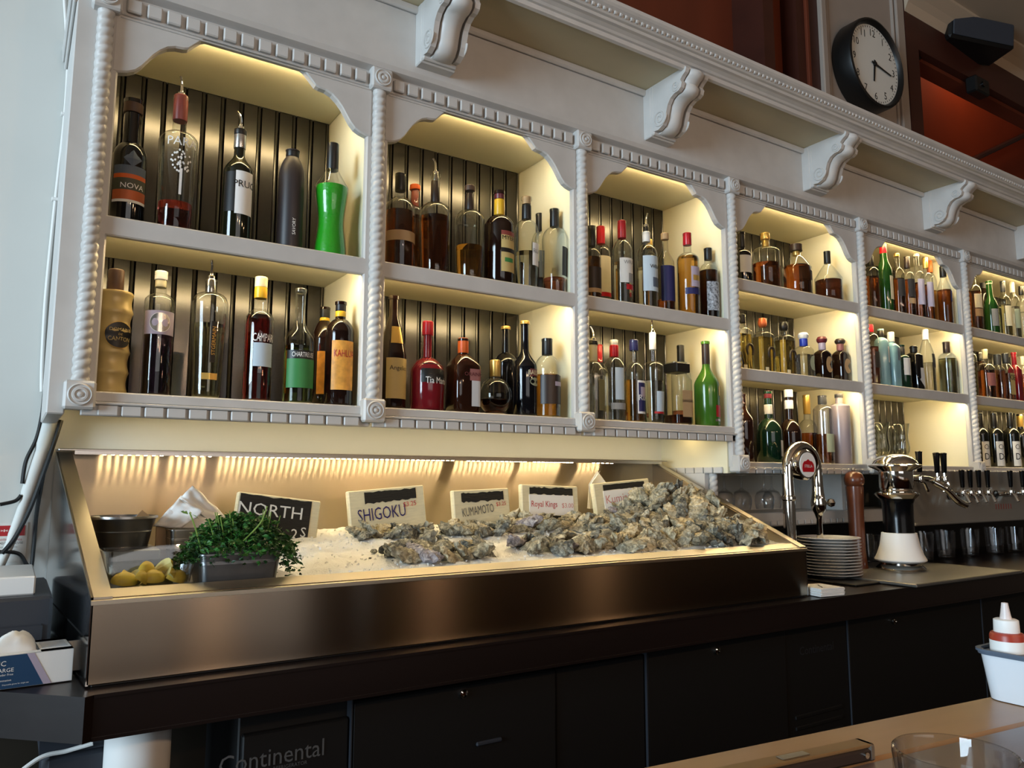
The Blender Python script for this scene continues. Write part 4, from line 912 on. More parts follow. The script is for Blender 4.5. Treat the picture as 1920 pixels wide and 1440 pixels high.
# caddy with sauce bottles
t = thing('enamel_caddy', 'white enamel tub holding squeeze bottles on the bar at the right edge', 'caddy', (1.051, -1.465, 1.021))
obj('caddy_body', tub(-.090, .090, -.095, .095, 0, .056, .006, .003, .02, 6), 'enamel', t); obj('blue_rim', tub(-.0925, .0925, -.0975, .0975, .056, .0595, 0, .003, .02, 6), 'darkgrey' if False else 'slate', t)
sb = [(.991, -1.3973, 'sauce', 'squeeze bottle of red sauce with white cap, nearest the caddy corner'), (1.056, -1.412, 'sauce', 'squeeze bottle of red sauce behind the nearest one, at the frame edge'), (1.0135, -1.4224, 'yellow', 'short squeeze bottle of yellow sauce between the two red ones in the caddy')]
for x, y, m_, lb in sb:
    t = thing('squeeze_bottle', lb, 'bottle', (x, y, 1.0245), (0, 0, 0), 'squeeze bottles in the caddy'); k = .86 if m_ == 'sauce' else .80
    if m_ != 'sauce': t.scale = (.62, .62, .74)
    obj('bottle_body', lathe([(.0185, 0), (.020, .002), (.020, .088*k), (.0185, .092*k), (.013, .094*k)], 28), m_, t)
    obj('cap', lathe([(.0145, .092*k), (.015, .093*k), (.0145, .111*k), (.012, .1125*k)], 24), 'white', t); obj('nozzle', lathe([(.0072, .112*k), (.0058, .120*k), (.0038, .136*k), (.0015, .1365*k)], 16), 'plastic', t)
    if m_ == 'sauce': obj('label', lathe([(.0203, .044), (.0203, .070)], 28, cap0=False, cap1=False), 'white', t)
BOT=[
('0a', 0.076, 0.07, 0.3162, 0.0377, 'r', 0.1684, 0.2044, 0.0194, 'gdark', '', 0, [(0.281, 0.3162, 0.0217, 'brown'), (0.2111, 0.281, 0.0177, 'black')], [(0.118, 0.1392, -62, 62, 'slate'), (0.1074, 0.118, -62, 62, 'orange'), (0.0785, 0.1074, -62, 62, 'olive'), (0.0548, 0.0785, -62, 62, 'copper'), (0.0483, 0.0548, -62, 62, 'paper')], [('NOVA', 0.089, 0.0128, 'white', 8)], 0, 'near black whiskey bottle with brown stopper and landscape label, top shelf beside left rope column'),
('0a', 0.18, 0.06, 0.3507, 0.0457, 'd', 0.2263, 0.2565, 0.0162, 'clear', 'garnet', 0.0715, [(0.2868, 0.3534, 0.0168, 'rust')], [], [('PARA', 0.218, 0.021, 'white', 4)], 0.3954, 'tall clear bottle etched with a white tree, red neck wrap and steel pourer'),
('0a', 0.326, 0.06, 0.3024, 0.0373, 's', 0.185, 0.2335, 0.0135, 'golive', 'port', 0.2106, [(0.288, 0.3024, 0.0154, 'black'), (0.2507, 0.288, 0.0148, 'silver')], [(0.0666, 0.1794, -22, 52, 'white'), (0.0722, 0.1765, -70, -22, 'black')], [('PRUC', 0.1454, 0.0178, 'black', 14)], 0.3385, 'olive glass bottle with white and black label, silver collar and pourer'),
('0a', 0.466, 0.07, 0.2837, 0.0342, 'r', 0.2033, 0.2628, 0.0164, 'gmatte', '', 0, [(0.2643, 0.2837, 0.0171, 'black')], [], [('SAVORY', 0.0636, 0.0085, 'white', 0)], 0, 'matte charcoal bottle with dark red vertical lettering, fourth on the upper left shelf'),
('0a', 0.574, 0.06, 0.3255, 0.0454, 'hour', 0.199, 0.2521, 0.0163, 'clear', 'green', 0.199, [(0.2491, 0.3255, 0.0163, 'black')], [], [], 0, 'bright green liqueur bottle with pinched waist and black neck'),
('0b', 0.062, 0.06, 0.2915, 0.0416, 'canton', 0.2334, 0.2435, 0.0241, 'gfrost', '', 0, [(0.2422, 0.2915, 0.0175, 'brown')], [], [], 0, 'frosted gold bottle ribbed like bamboo with round black medallion'),
('0b', 0.16, 0.07, 0.3048, 0.0336, 'sq', 0.2315, 0.2498, 0.0139, 'clear', 'plum', 0.1822, [(0.2838, 0.3048, 0.0145, 'white'), (0.2655, 0.2838, 0.0127, 'cream')], [(0.1461, 0.203, -70, 70, 'mauve')], [], 0, 'dark purple liqueur bottle with white cap and round silver seal'),
('0b', 0.273, 0.06, 0.2995, 0.0439, 'germain', 0.2351, 0.2659, 0.0134, 'clear', 'paleyel', 0.1845, [(0.2645, 0.2995, 0.0122, 'steel')], [(0.087, 0.1872, -3, 17, 'black'), (0.0452, 0.0608, -30, 30, 'gold')], [('STGERMAIN', 0.1396, 0.0092, 'gold', 7)], 0.34, 'fluted clear bottle of pale yellow liqueur with black spine label and pourer'),
('0b', 0.395, 0.06, 0.3227, 0.0354, 'r', 0.2074, 0.2378, 0.0148, 'clear', 'crimson', 0.2212, [(0.2962, 0.3227, 0.0155, 'ivory'), (0.267, 0.2962, 0.0155, 'yellow')], [(0.087, 0.147, -34, 50, 'ltblue')], [('CAMPARI', 0.1607, 0.0204, 'white', 6)], 0, 'deep red aperitif bottle with yellow cap and pale blue label'),
('0b', 0.499, 0.06, 0.3075, 0.039, 's', 0.1626, 0.2219, 0.0134, 'clear', 'dkgreen', 0.1513, [(0.2974, 0.3075, 0.0134, 'clearcap')], [(0.1148, 0.1372, -64, 60, 'black'), (0.0396, 0.1148, -64, 60, 'grlabel')], [('CHARTREUSE', 0.126, 0.0126, 'white', 2)], 0, 'clear long necked bottle of green herbal liqueur with green label'),
('0b', 0.611, 0.19, 0.2957, 0.0338, 'r', 0.2001, 0.2555, 0.0132, 'gbrown', '', 0, [(0.2647, 0.2957, 0.014, 'black'), (0.2555, 0.2647, 0.014, 'yellow')], [(0.0422, 0.1634, -50, 50, 'yelor')], [], 0, 'brown coffee liqueur bottle behind its twin, lower left bay'),
('0b', 0.61, 0.06, 0.2863, 0.0379, 'r', 0.1999, 0.2379, 0.014, 'gbrown', '', 0, [(0.2599, 0.2863, 0.014, 'black'), (0.2438, 0.2599, 0.014, 'yellow')], [(0.0413, 0.1738, -52, 48, 'yelor')], [('KAHLUA', 0.139, 0.0187, 'red', 2)], 0, 'brown coffee liqueur bottle with yellow arched label in front of its twin'),
('0a', 0.783, 0.07, 0.2898, 0.0443, 'r', 0.1793, 0.2176, 0.0145, 'clear', 'bourbon', 0.1729, [(0.2368, 0.2898, 0.0153, 'black')], [(0.078, 0.1079, -80, 80, 'tan')], [], 0, 'dark rum bottle with black neck and tan paper band'),
('0a', 0.892, 0.2, 0.3219, 0.028, 'r', 0.2233, 0.2578, 0.014, 'clear', 'amber', 0.2199, [(0.3063, 0.3219, 0.0165, 'orange'), (0.2509, 0.3063, 0.0123, 'rust')], [], [], 0, 'slim amber bottle with orange stopper tucked behind the dark rum bottle'),
('0a', 0.892, 0.06, 0.309, 0.0471, 'dt', 0.1813, 0.2204, 0.0133, 'clear', 'bourbon', 0.1747, [(0.2204, 0.2876, 0.0133, 'dkbrown'), (0.2876, 0.309, 0.0094, 'steel')], [], [], 0.3403, 'tapered domed whiskey bottle with pourer and thick clear base'),
('0a', 1.01, 0.06, 0.2986, 0.047, 'dt', 0.181, 0.2212, 0.013, 'clear', 'whisky', 0.1045, [(0.2817, 0.2986, 0.0162, 'brown'), (0.2212, 0.2733, 0.013, 'dkbrown')], [], [], 0, 'domed whiskey bottle with brown stopper half full of amber'),
('0a', 1.117, 0.06, 0.3048, 0.0465, 'r', 0.1878, 0.2255, 0.0158, 'gbrown', '', 0, [(0.2772, 0.3048, 0.0158, 'maroon'), (0.2255, 0.2772, 0.0158, 'yellow')], [(0.035, 0.1639, -24, 50, 'khaki'), (0.1502, 0.1639, -24, 50, 'rust'), (0.0959, 0.1094, -24, 50, 'black'), (0.0654, 0.0789, -10, 30, 'grlabel')], [('MYERS', 0.1417, 0.0133, 'black', 13)], 0, 'dark brown rum bottle with yellow neck band and khaki picture label'),
('0a', 1.22, 0.06, 0.3068, 0.04, 'd', 0.1765, 0.2292, 0.0153, 'clear', 'water', 0.1207, [(0.282, 0.3068, 0.0145, 'tan'), (0.2309, 0.2785, 0.0153, 'black')], [(0.0739, 0.1469, -4, 62, 'white')], [('RUM', 0.1207, 0.0136, 'grey', 28)], 0, 'clear round shouldered bottle with black neck sleeve and white label'),
('0a', 1.37, 0.2, 0.322, 0.0294, 'd', 0.2021, 0.2552, 0.0138, 'clear', 'garnet', 0.1454, [(0.2571, 0.322, 0.0138, 'black')], [(0.0891, 0.1831, -40, 40, 'slate')], [], 0, 'clear bottle with black capsule standing behind two clear bottles'),
('0a', 1.338, 0.07, 0.2927, 0.0419, 'd', 0.1787, 0.2292, 0.0149, 'clear', 'rose', 0.0554, [(0.231, 0.2927, 0.0149, 'black')], [(0.0607, 0.1572, 2, 62, 'charcoal')], [], 0, 'clear bottle with black label and a little pink liquor, upper shelf of the second bay'),
('0b', 0.77, 0.07, 0.3259, 0.0386, 'cone', 0.1548, 0.2675, 0.0134, 'gbrown', '', 0, [(0.2951, 0.3259, 0.0126, 'dkbrown')], [(0.0286, 0.1427, -50, 55, 'khaki'), (0.1851, 0.2338, -34, 34, 'gold')], [('Angelico', 0.1125, 0.0165, 'black', 8)], 0, 'brown bell shaped bottle with gold shield and tan label beside second rope column'),
('0b', 0.874, 0.06, 0.2613, 0.0489, 'r', 0.1127, 0.1558, 0.013, 'gdkred', '', 0, [(0.2208, 0.2613, 0.016, 'red')], [(0.079, 0.1342, -46, 50, 'black')], [('Tia Maria', 0.0851, 0.0184, 'white', 12)], 0, 'squat dark red liqueur bottle with red cap and script lettering'),
('0b', 0.992, 0.06, 0.2237, 0.0489, 'q', 0.1378, 0.1759, 0.0142, 'gamberdk', '', 0, [(0.1791, 0.2237, 0.0158, 'orange')], [(0.0936, 0.1283, 0, 44, 'pinkbr'), (0.0183, 0.0936, 8, 42, 'ltgrey')], [('ORANGE', 0.1125, 0.0111, 'maroon', 20)], 0, 'square brown bottle with orange cap and pink and grey label'),
('0b', 1.104, 0.06, 0.1679, 0.0519, 'sphere', 0.1046, 0.1208, 0.0146, 'clear', 'port', 0.0465, [(0.1175, 0.1679, 0.0162, 'gold')], [], [], 0, 'round globe liqueur bottle with gold stopper'),
('0b', 1.231, 0.2, 0.3105, 0.0385, 'r', 0.1862, 0.2215, 0.0131, 'gnavy', '', 0, [(0.2998, 0.3105, 0.0158, 'gold')], [], [], 0, 'black cream liqueur bottle behind its twin, lower shelf second bay'),
('0b', 1.22, 0.07, 0.3042, 0.0384, 's', 0.1552, 0.2125, 0.0125, 'gnavy', '', 0, [(0.2939, 0.3042, 0.015, 'gold')], [(0.125, 0.1484, -10, 62, 'maroon'), (0.0949, 0.1216, 4, 46, 'sage')], [('BAILEYS', 0.1367, 0.015, 'cream', 26)], 0, 'black cream liqueur bottle with maroon ribbon label in front of its twin'),
('0b', 1.299, 0.06, 0.2542, 0.0423, 'r', 0.1533, 0.201, 0.0161, 'clear', 'whisky', 0.1363, [(0.201, 0.2542, 0.0169, 'black')], [(0.0415, 0.1329, -66, 74, 'dkbrown'), (0.0989, 0.1125, 0, 52, 'mauve')], [], 0, 'amber whisky bottle with black cap and wide brown label beside third rope column'),
('0a', 1.495, 0.07, 0.264, 0.0306, 'r', 0.1558, 0.1855, 0.0135, 'clear', 'amber', 0.1521, [(0.193, 0.264, 0.0126, 'black')], [(0.0413, 0.115, -60, 60, 'dkbrown'), (0.0267, 0.0413, -60, 60, 'tan')], [], 0, 'amber bottle with black neck half hidden by the third rope column'),
('0a', 1.643, 0.2, 0.3262, 0.0347, 'r', 0.2199, 0.2599, 0.0144, 'clear', 'water', 0.1682, [(0.2599, 0.3262, 0.0154, 'red')], [(0.0732, 0.208, -50, 62, 'cream'), (0.0575, 0.0732, -40, 50, 'red')], [], 0, 'clear rum bottle with red cap at the back of the third bay'),
('0a', 1.622, 0.06, 0.3035, 0.0348, 'r', 0.1926, 0.2345, 0.0137, 'clear', 'water', 0.1508, [(0.2402, 0.3035, 0.0147, 'red')], [(0.0752, 0.1622, -56, 62, 'paper'), (0.0508, 0.0696, -20, 60, 'red'), (0.0752, 0.1092, -4, 50, 'grey')], [('WRAY', 0.147, 0.013, 'grey', 10)], 0, 'clear rum bottle with red cap and paper label banded in red'),
('0a', 1.737, 0.06, 0.2818, 0.0373, 'r', 0.1998, 0.2388, 0.014, 'clear', 'water', 0.1493, [(0.2466, 0.2838, 0.014, 'white'), (0.2818, 0.3034, 0.0084, 'black')], [(0.0606, 0.1881, -64, 64, 'ltblue'), (0.076, 0.1107, -10, 50, 'slate')], [('WRAY', 0.1493, 0.0133, 'black', 16)], 0.3467, 'clear rum bottle with white collar, pourer and pale blue label'),
('0a', 1.884, 0.2, 0.3194, 0.03, 'r', 0.2355, 0.269, 0.012, 'clear', 'whisky', 0.2063, [(0.2858, 0.3194, 0.012, 'gold')], [], [], 0, 'amber bottle with gold cap peeking behind the white collared rum'),
('0a', 1.837, 0.07, 0.2996, 0.0323, 's', 0.1837, 0.2395, 0.0123, 'clear', 'bourbon', 0.0494, [(0.2755, 0.2996, 0.0142, 'tan')], [(0.0415, 0.1718, -74, 74, 'navy')], [], 0, 'slim corked bottle wrapped in a navy blue label'),
('0a', 1.942, 0.06, 0.3166, 0.0403, 'r', 0.2129, 0.2413, 0.0144, 'clear', 'whisky', 0.2251, [(0.2697, 0.3166, 0.0154, 'red')], [(0.1042, 0.1806, -30, 60, 'mauve'), (0.0762, 0.1002, -62, 62, 'navy'), (0.1283, 0.1484, -20, 50, 'gold')], [], 0, 'golden rum bottle with red cap and navy band'),
('0a', 2.051, 0.06, 0.2767, 0.036, 'r', 0.1816, 0.2187, 0.0146, 'clear', 'port', 0.1877, [(0.2311, 0.2767, 0.0146, 'black')], [(0.0302, 0.1404, -60, 64, 'bwpat')], [], 0, 'black spiced rum bottle with black and white drawing label'),
('0b', 1.495, 0.07, 0.2638, 0.0371, 'r', 0.1563, 0.1992, 0.0159, 'clear', 'water', 0.1491, [(0.2548, 0.2692, 0.0159, 'black'), (0.1992, 0.2548, 0.0141, 'cream')], [(0.0322, 0.1349, -10, 60, 'khaki2')], [], 0.2999, 'clear tequila bottle with black pourer beside third rope column, lower shelf'),
('0b', 1.628, 0.2, 0.2874, 0.034, 'r', 0.1741, 0.22, 0.0142, 'clear', 'water', 0.1435, [(0.2239, 0.2874, 0.0123, 'red')], [], [], 0, 'clear bottle with red capsule behind the tequila, lower shelf third bay'),
('0b', 1.578, 0.06, 0.278, 0.0357, 'r', 0.1796, 0.2196, 0.0143, 'clear', 'water', 0.1615, [(0.2597, 0.278, 0.0134, 'white'), (0.2196, 0.2597, 0.0152, 'red')], [(0.0392, 0.0607, -60, 60, 'grey'), (0.0714, 0.1796, -36, 20, 'ltblue')], [], 0, 'clear vodka bottle with white topped red cap'),
('0b', 1.668, 0.06, 0.2873, 0.0344, 'r', 0.1722, 0.2092, 0.0136, 'clear', 'whisky', 0.1464, [(0.25, 0.2873, 0.0154, 'navy')], [(0.0293, 0.1428, -26, 70, 'white'), (0.0366, 0.1354, -20, 64, 'navy'), (0.0877, 0.1207, -6, 52, 'mauve')], [('Rum', 0.084, 0.0183, 'white', 20)], 0, 'golden bottle with navy cap and navy oval label'),
('0b', 1.756, 0.06, 0.3186, 0.0385, 'dt', 0.1937, 0.2201, 0.0119, 'clear', 'water', 0.1487, [(0.2616, 0.3224, 0.0119, 'white')], [(0.0333, 0.1113, -26, 60, 'ltblue'), (0.0333, 0.0407, -40, 60, 'red')], [], 0.3624, 'clear flared bottle with white neck, pourer and triangular label'),
('0b', 1.984, 0.15, 0.3125, 0.0372, 'r', 0.1909, 0.2354, 0.0127, 'clear', 'rose', 0.0626, [(0.2354, 0.3125, 0.0137, 'black')], [], [], 0, 'clear bottle with black capsule behind the flat capped square bottle'),
('0b', 1.872, 0.06, 0.2256, 0.0467, 'q', 0.1603, 0.1871, 0.0317, 'clear', 'port', 0.0347, [(0.1871, 0.2217, 0.0373, 'black')], [(0.0271, 0.1221, -22, 46, 'tan')], [('SANGRE', 0.084, 0.0095, 'dkbrown', 12)], 0, 'square bottle with broad flat black stopper and tan label'),
('0b', 2.022, 0.06, 0.3181, 0.0457, 's', 0.1515, 0.2265, 0.0143, 'ggreen', '', 0, [(0.2305, 0.3181, 0.0143, 'dkbrown')], [(0.0339, 0.0769, -4, 62, 'red'), (0.0184, 0.0261, -10, 62, 'silver'), (0.1122, 0.1475, 18, 50, 'gold')], [], 0, 'green cognac bottle with dark neck and red label'),
('3a', 2.252, 0.07, 0.2144, 0.0363, 'r', 0.1213, 0.1429, 0.0141, 'gdark', '', 0, [(0.1515, 0.2144, 0.0151, 'black')], [(0.0438, 0.1126, -60, 66, 'paper')], [], 0, 'dark bottle with white label on the top shelf of the fourth bay'),
('3a', 2.398, 0.07, 0.2355, 0.0554, 'r', 0.1556, 0.1778, 0.0174, 'clear', 'bourbon', 0.1071, [(0.2088, 0.2355, 0.0185, 'gold'), (0.18, 0.2088, 0.0123, 'gold')], [], [], 0, 'broad shouldered amber bottle with gold cap, top shelf fourth bay'),
('3a', 2.594, 0.07, 0.2223, 0.0587, 'cone', 0.1194, 0.1765, 0.0189, 'clear', 'bourbon', 0.1285, [(0.1925, 0.2223, 0.0251, 'dkbrown'), (0.1742, 0.1925, 0.0147, 'gold')], [(0.0604, 0.1012, 6, 44, 'dkbrown')], [], 0, 'conical cognac decanter with dark round stopper'),
('3a', 2.806, 0.07, 0.2281, 0.0578, 'cone', 0.1052, 0.1712, 0.0128, 'clear', 'port', 0.0958, [(0.1736, 0.2281, 0.0139, 'black')], [], [], 0, 'teardrop cognac bottle with black neck, rightmost on the top shelf of the fourth bay'),
('3b', 2.251, 0.08, 0.2273, 0.0399, 'fq', 0.1597, 0.1766, 0.014, 'clear', 'gold_t', 0.147, [(0.1935, 0.2273, 0.014, 'black')], [], [], 0, 'square tequila bottle with horseshoe emblem, leftmost of three'),
('3b', 2.373, 0.08, 0.2261, 0.0465, 'fq', 0.155, 0.1722, 0.0162, 'clear', 'gold_t', 0.1464, [(0.1894, 0.2261, 0.0182, 'copper')], [], [], 0, 'square tequila bottle with horseshoe emblem and copper cap, middle of three'),
('3b', 2.505, 0.08, 0.226, 0.0472, 'fq', 0.1555, 0.1731, 0.0164, 'clear', 'gold_t', 0.1467, [(0.1907, 0.226, 0.0185, 'black')], [], [], 0, 'square tequila bottle with horseshoe emblem, rightmost of three'),
('3b', 2.615, 0.07, 0.1924, 0.0434, 'fq', 0.1164, 0.1365, 0.0145, 'clear', 'water', 0.0986, [(0.1656, 0.1924, 0.0217, 'white'), (0.1343, 0.1656, 0.0165, 'blue')], [(0.032, 0.0942, 14, 60, 'sage')], [], 0, 'stout clear tequila bottle with white mushroom stopper and blue collar'),
('3b', 2.739, 0.07, 0.1877, 0.0398, 'fq', 0.1102, 0.1307, 0.0136, 'gbrown', '', 0, [(0.1603, 0.1877, 0.022, 'maroon'), (0.1307, 0.1603, 0.0147, 'mauve')], [(0.033, 0.1011, -10, 42, 'tan')], [], 0, 'stout brown tequila bottle with maroon mushroom stopper'),
('3b', 2.866, 0.07, 0.1915, 0.0403, 'fq', 0.117, 0.1402, 0.0138, 'gbrown', '', 0, [(0.1682, 0.1915, 0.0223, 'dkbrown'), (0.1356, 0.1682, 0.0148, 'pinkbr')], [(0.0382, 0.103, -10, 42, 'tan')], [], 0, 'stout brown tequila bottle with dark mushroom stopper beside fifth rope column'),
('3c', 2.237, 0.08, 0.2627, 0.0392, 's', 0.156, 0.2174, 0.0137, 'gamberdk', '', 0, [(0.2256, 0.2627, 0.0127, 'brown')], [], [], 0, 'dark amber bottle half hidden by the fourth rope column, bottom shelf'),
('3c', 2.388, 0.08, 0.2841, 0.0499, 'r', 0.116, 0.1746, 0.015, 'gbottle', '', 0, [(0.2546, 0.2841, 0.015, 'maroon'), (0.1914, 0.2292, 0.016, 'paper')], [(0.0245, 0.0868, 6, 52, 'ltgrey')], [], 0, 'dark green monastery liqueur bottle with red seal and oval label'),
('3c', 2.529, 0.09, 0.2988, 0.0447, 'r', 0.1215, 0.1774, 0.0142, 'gbrown', '', 0, [(0.2684, 0.2988, 0.0173, 'white'), (0.2206, 0.2553, 0.0173, 'white')], [], [], 0, 'dark bottle with white capsule bands behind the lollipop tap'),
('3c', 2.768, 0.18, 0.3003, 0.0408, 'r', 0.148, 0.194, 0.014, 'clear', 'bourbon', 0.1342, [(0.217, 0.3003, 0.015, 'gold')], [], [], 0, 'amber bottle with gold foil neck behind the lollipop tap badge'),
('3c', 2.75, 0.09, 0.2886, 0.0395, 'r', 0.2233, 0.2503, 0.0166, 'gcut', 'bourbon', 0.1247, [(0.2525, 0.2886, 0.0177, 'charcoal')], [(0.049, 0.1247, -40, 50, 'sage')], [], 0, 'cut glass bottle with pale green label beside the tall grey bottle'),
('3c', 2.852, 0.08, 0.3007, 0.0419, 'r', 0.2458, 0.2595, 0.0147, 'gmauve', '', 0, [(0.2847, 0.3007, 0.0168, 'charcoal'), (0.2572, 0.2847, 0.0115, 'cream')], [], [], 0, 'tall mauve grey bottle with small dark stopper'),
('3a', 3.146, 0.08, 0.2663, 0.0332, 'r', 0.1858, 0.2159, 0.0122, 'clear', 'bourbon', 0.1658, [(0.2159, 0.2663, 0.0133, 'black')], [], [], 0, 'amber bottle with black cap beside the fifth rope column, top shelf'),
('3a', 3.237, 0.07, 0.3478, 0.0334, 's', 0.1973, 0.2736, 0.0156, 'gscotch', '', 0, [(0.3196, 0.3478, 0.0156, 'tan'), (0.289, 0.3196, 0.0156, 'red')], [(0.066, 0.177, -20, 62, 'cream')], [], 0, 'green whisky bottle with red foil neck and cream label'),
('3a', 3.345, 0.07, 0.3074, 0.0292, 'r', 0.2039, 0.24, 0.0124, 'clear', 'bourbon', 0.1832, [(0.2918, 0.3074, 0.0124, 'gold')], [(0.0959, 0.1781, -60, 60, 'charcoal')], [], 0, 'clear necked scotch bottle with charcoal label, third on the fifth bay top shelf'),
('3a', 3.431, 0.07, 0.3059, 0.0283, 'r', 0.2063, 0.2325, 0.0125, 'clear', 'bourbon', 0.1907, [(0.2482, 0.3059, 0.0125, 'dkbrown')], [(0.1022, 0.1907, -60, 60, 'charcoal'), (0.0711, 0.097, -60, 60, 'tan')], [], 0, 'scotch bottle with dark cap and charcoal label above a tan strip'),
('3a', 3.516, 0.07, 0.3331, 0.0285, 'r', 0.2268, 0.2506, 0.0114, 'clear', 'bourbon', 0.1871, [(0.3197, 0.3331, 0.0137, 'cream')], [(0.0766, 0.203, -60, 64, 'lilac')], [], 0, 'scotch bottle with lilac label and clear neck'),
('3a', 3.595, 0.07, 0.3272, 0.0287, 'r', 0.2198, 0.252, 0.0126, 'clear', 'bourbon', 0.1878, [(0.2735, 0.3272, 0.0126, 'gold')], [(0.076, 0.1985, -60, 64, 'lilac')], [], 0, 'scotch bottle with lilac label and gold neck'),
('3a', 3.736, 0.125, 0.3526, 0.0284, 'r', 0.2361, 0.2804, 0.013, 'clear', 'whisky', 0.1892, [(0.2859, 0.3526, 0.013, 'orange')], [], [], 0, 'golden bottle with orange capsule behind the lilac labelled scotch'),
('3a', 3.705, 0.045, 0.2948, 0.0333, 's', 0.1651, 0.2406, 0.0138, 'clear', 'bourbon', 0.1731, [(0.2406, 0.2948, 0.0149, 'black')], [(0.1113, 0.1651, -10, 50, 'navy')], [], 0, 'dark amber bottle with black cap beside the sixth rope column'),
('3b', 3.112, 0.08, 0.2825, 0.0327, 'r', 0.2189, 0.2482, 0.012, 'clear', 'rose', 0.1799, [(0.2482, 0.2825, 0.0142, 'red')], [(0.0829, 0.1556, -30, 40, 'charcoal')], [], 0, 'gin bottle with red cap beside the fifth rope column, middle shelf'),
('3b', 3.194, 0.08, 0.2721, 0.0307, 'r', 0.2077, 0.2324, 0.0121, 'gltblue', '', 0, [(0.2324, 0.2721, 0.0132, 'black')], [(0.1142, 0.188, 0, 50, 'ltgrey')], [], 0, 'pale blue gin bottle with black cap'),
('3b', 3.257, 0.07, 0.262, 0.033, 'q', 0.1923, 0.2122, 0.0132, 'gltblue', '', 0, [(0.2172, 0.262, 0.0154, 'white')], [(0.1279, 0.1874, 0, 44, 'slate')], [], 0, 'square blue gin bottle with white cap'),
('3b', 3.339, 0.07, 0.2102, 0.0332, 'r', 0.145, 0.165, 0.0122, 'gbottle', '', 0, [(0.165, 0.2102, 0.0133, 'charcoal')], [(0.065, 0.145, -50, 60, 'ltgrey')], [], 0, 'dark green gin bottle with grey label'),
('3b', 3.441, 0.07, 0.2098, 0.0358, 'q', 0.169, 0.1843, 0.0156, 'gdark', '', 0, [(0.1792, 0.2149, 0.0156, 'black')], [(0.0472, 0.108, -10, 40, 'ltgrey')], [], 0, 'black square gin bottle with white triangle design'),
('3b', 3.551, 0.07, 0.3063, 0.0361, 'cone', 0.1737, 0.2567, 0.0135, 'clear', 'water', 0.1427, [(0.2567, 0.3063, 0.0135, 'white')], [(0.1168, 0.184, -20, 30, 'charcoal')], [], 0, 'clear pointed gin bottle with white cap and dark badge'),
('3b', 3.738, 0.07, 0.2645, 0.0412, 'r', 0.1792, 0.2112, 0.0172, 'clear', 'paleyel', 0.1792, [(0.2085, 0.2645, 0.016, 'dkbrown')], [(0.0892, 0.1686, 16, 60, 'charcoal')], [], 0, 'pale gold gin bottle with dark stopper beside the sixth rope column'),
('3a', 4.042, 0.07, 0.3184, 0.0357, 'r', 0.2159, 0.2557, 0.0143, 'clear', 'bourbon', 0.2159, [(0.2956, 0.3184, 0.019, 'charcoal')], [(0.1254, 0.1989, -60, 66, 'cream'), (0.0803, 0.1197, -60, 66, 'tan')], [], 0, 'whiskey bottle with cream two part label right of the sixth rope column'),
('3a', 4.425, 0.2, 0.3761, 0.0306, 'r', 0.2777, 0.3146, 0.0128, 'gbrown', '', 0, [(0.3146, 0.3761, 0.014, 'charcoal')], [], [], 0, 'brown bottle at the back behind the green necked bottle'),
('3a', 4.213, 0.07, 0.2978, 0.0337, 's', 0.1584, 0.228, 0.0145, 'gscotch', '', 0, [(0.2803, 0.2978, 0.0157, 'cream')], [(0.0489, 0.1411, -60, 60, 'grey')], [], 0, 'green necked scotch bottle with grey label in the last bay'),
('3a', 4.387, 0.08, 0.3255, 0.0319, 'r', 0.2063, 0.2479, 0.0123, 'clear', 'paleyel', 0.1884, [(0.2658, 0.3255, 0.0123, 'charcoal')], [(0.0701, 0.1825, -60, 60, 'cream')], [], 0, 'pale scotch bottle with cream label, top shelf last bay'),
('3a', 4.492, 0.08, 0.3349, 0.0296, 'r', 0.22, 0.2622, 0.0124, 'clear', 'water', 0.1929, [(0.2743, 0.3349, 0.0124, 'cream')], [(0.07, 0.1778, -60, 60, 'sage')], [], 0, 'clear bottle with sage label and cream capsule, top shelf last bay'),
('3a', 4.572, 0.07, 0.3198, 0.0297, 'r', 0.2101, 0.2466, 0.0124, 'clear', 'water', 0.1707, [(0.271, 0.3198, 0.0124, 'black')], [(0.1435, 0.2101, -50, 50, 'charcoal')], [], 0, 'clear bottle with charcoal badge at the far end of the top shelf'),
('3b', 3.979, 0.08, 0.3022, 0.0305, 'r', 0.2025, 0.2357, 0.0117, 'clear', 'paleyel', 0.1529, [(0.2302, 0.3022, 0.0117, 'cream')], [], [], 0, 'clear bottle with cream neck right of the sixth rope column, middle shelf'),
('3b', 4.326, 0.2, 0.2843, 0.0325, 'r', 0.2131, 0.2368, 0.0125, 'gbrown', '', 0, [(0.2368, 0.2843, 0.0125, 'black')], [], [], 0, 'brown bourbon bottle at the back of the last bay'),
('3b', 4.113, 0.07, 0.2627, 0.0401, 'r', 0.1562, 0.1898, 0.013, 'clear', 'bourbon', 0.1506, [(0.2122, 0.2627, 0.0118, 'cream')], [(0.0671, 0.1339, -60, 60, 'pinkbr')], [], 0, 'bourbon bottle with cream neck and pinkish label, last bay'),
('3b', 4.243, 0.07, 0.2472, 0.031, 'q', 0.1616, 0.1901, 0.0167, 'clear', 'bourbon', 0.1616, [(0.1901, 0.2472, 0.0167, 'charcoal')], [], [], 0, 'bourbon bottle with tall charcoal cap between two labelled bottles'),
('3b', 4.308, 0.06, 0.2572, 0.0334, 'q', 0.1653, 0.1997, 0.0143, 'clear', 'bourbon', 0.1481, [(0.2054, 0.2572, 0.0155, 'charcoal')], [(0.0341, 0.1481, -40, 40, 'khaki')], [('OB', 0.1253, 0.0284, 'black', 0)], 0, 'bourbon bottle with large khaki label lettered in black'),
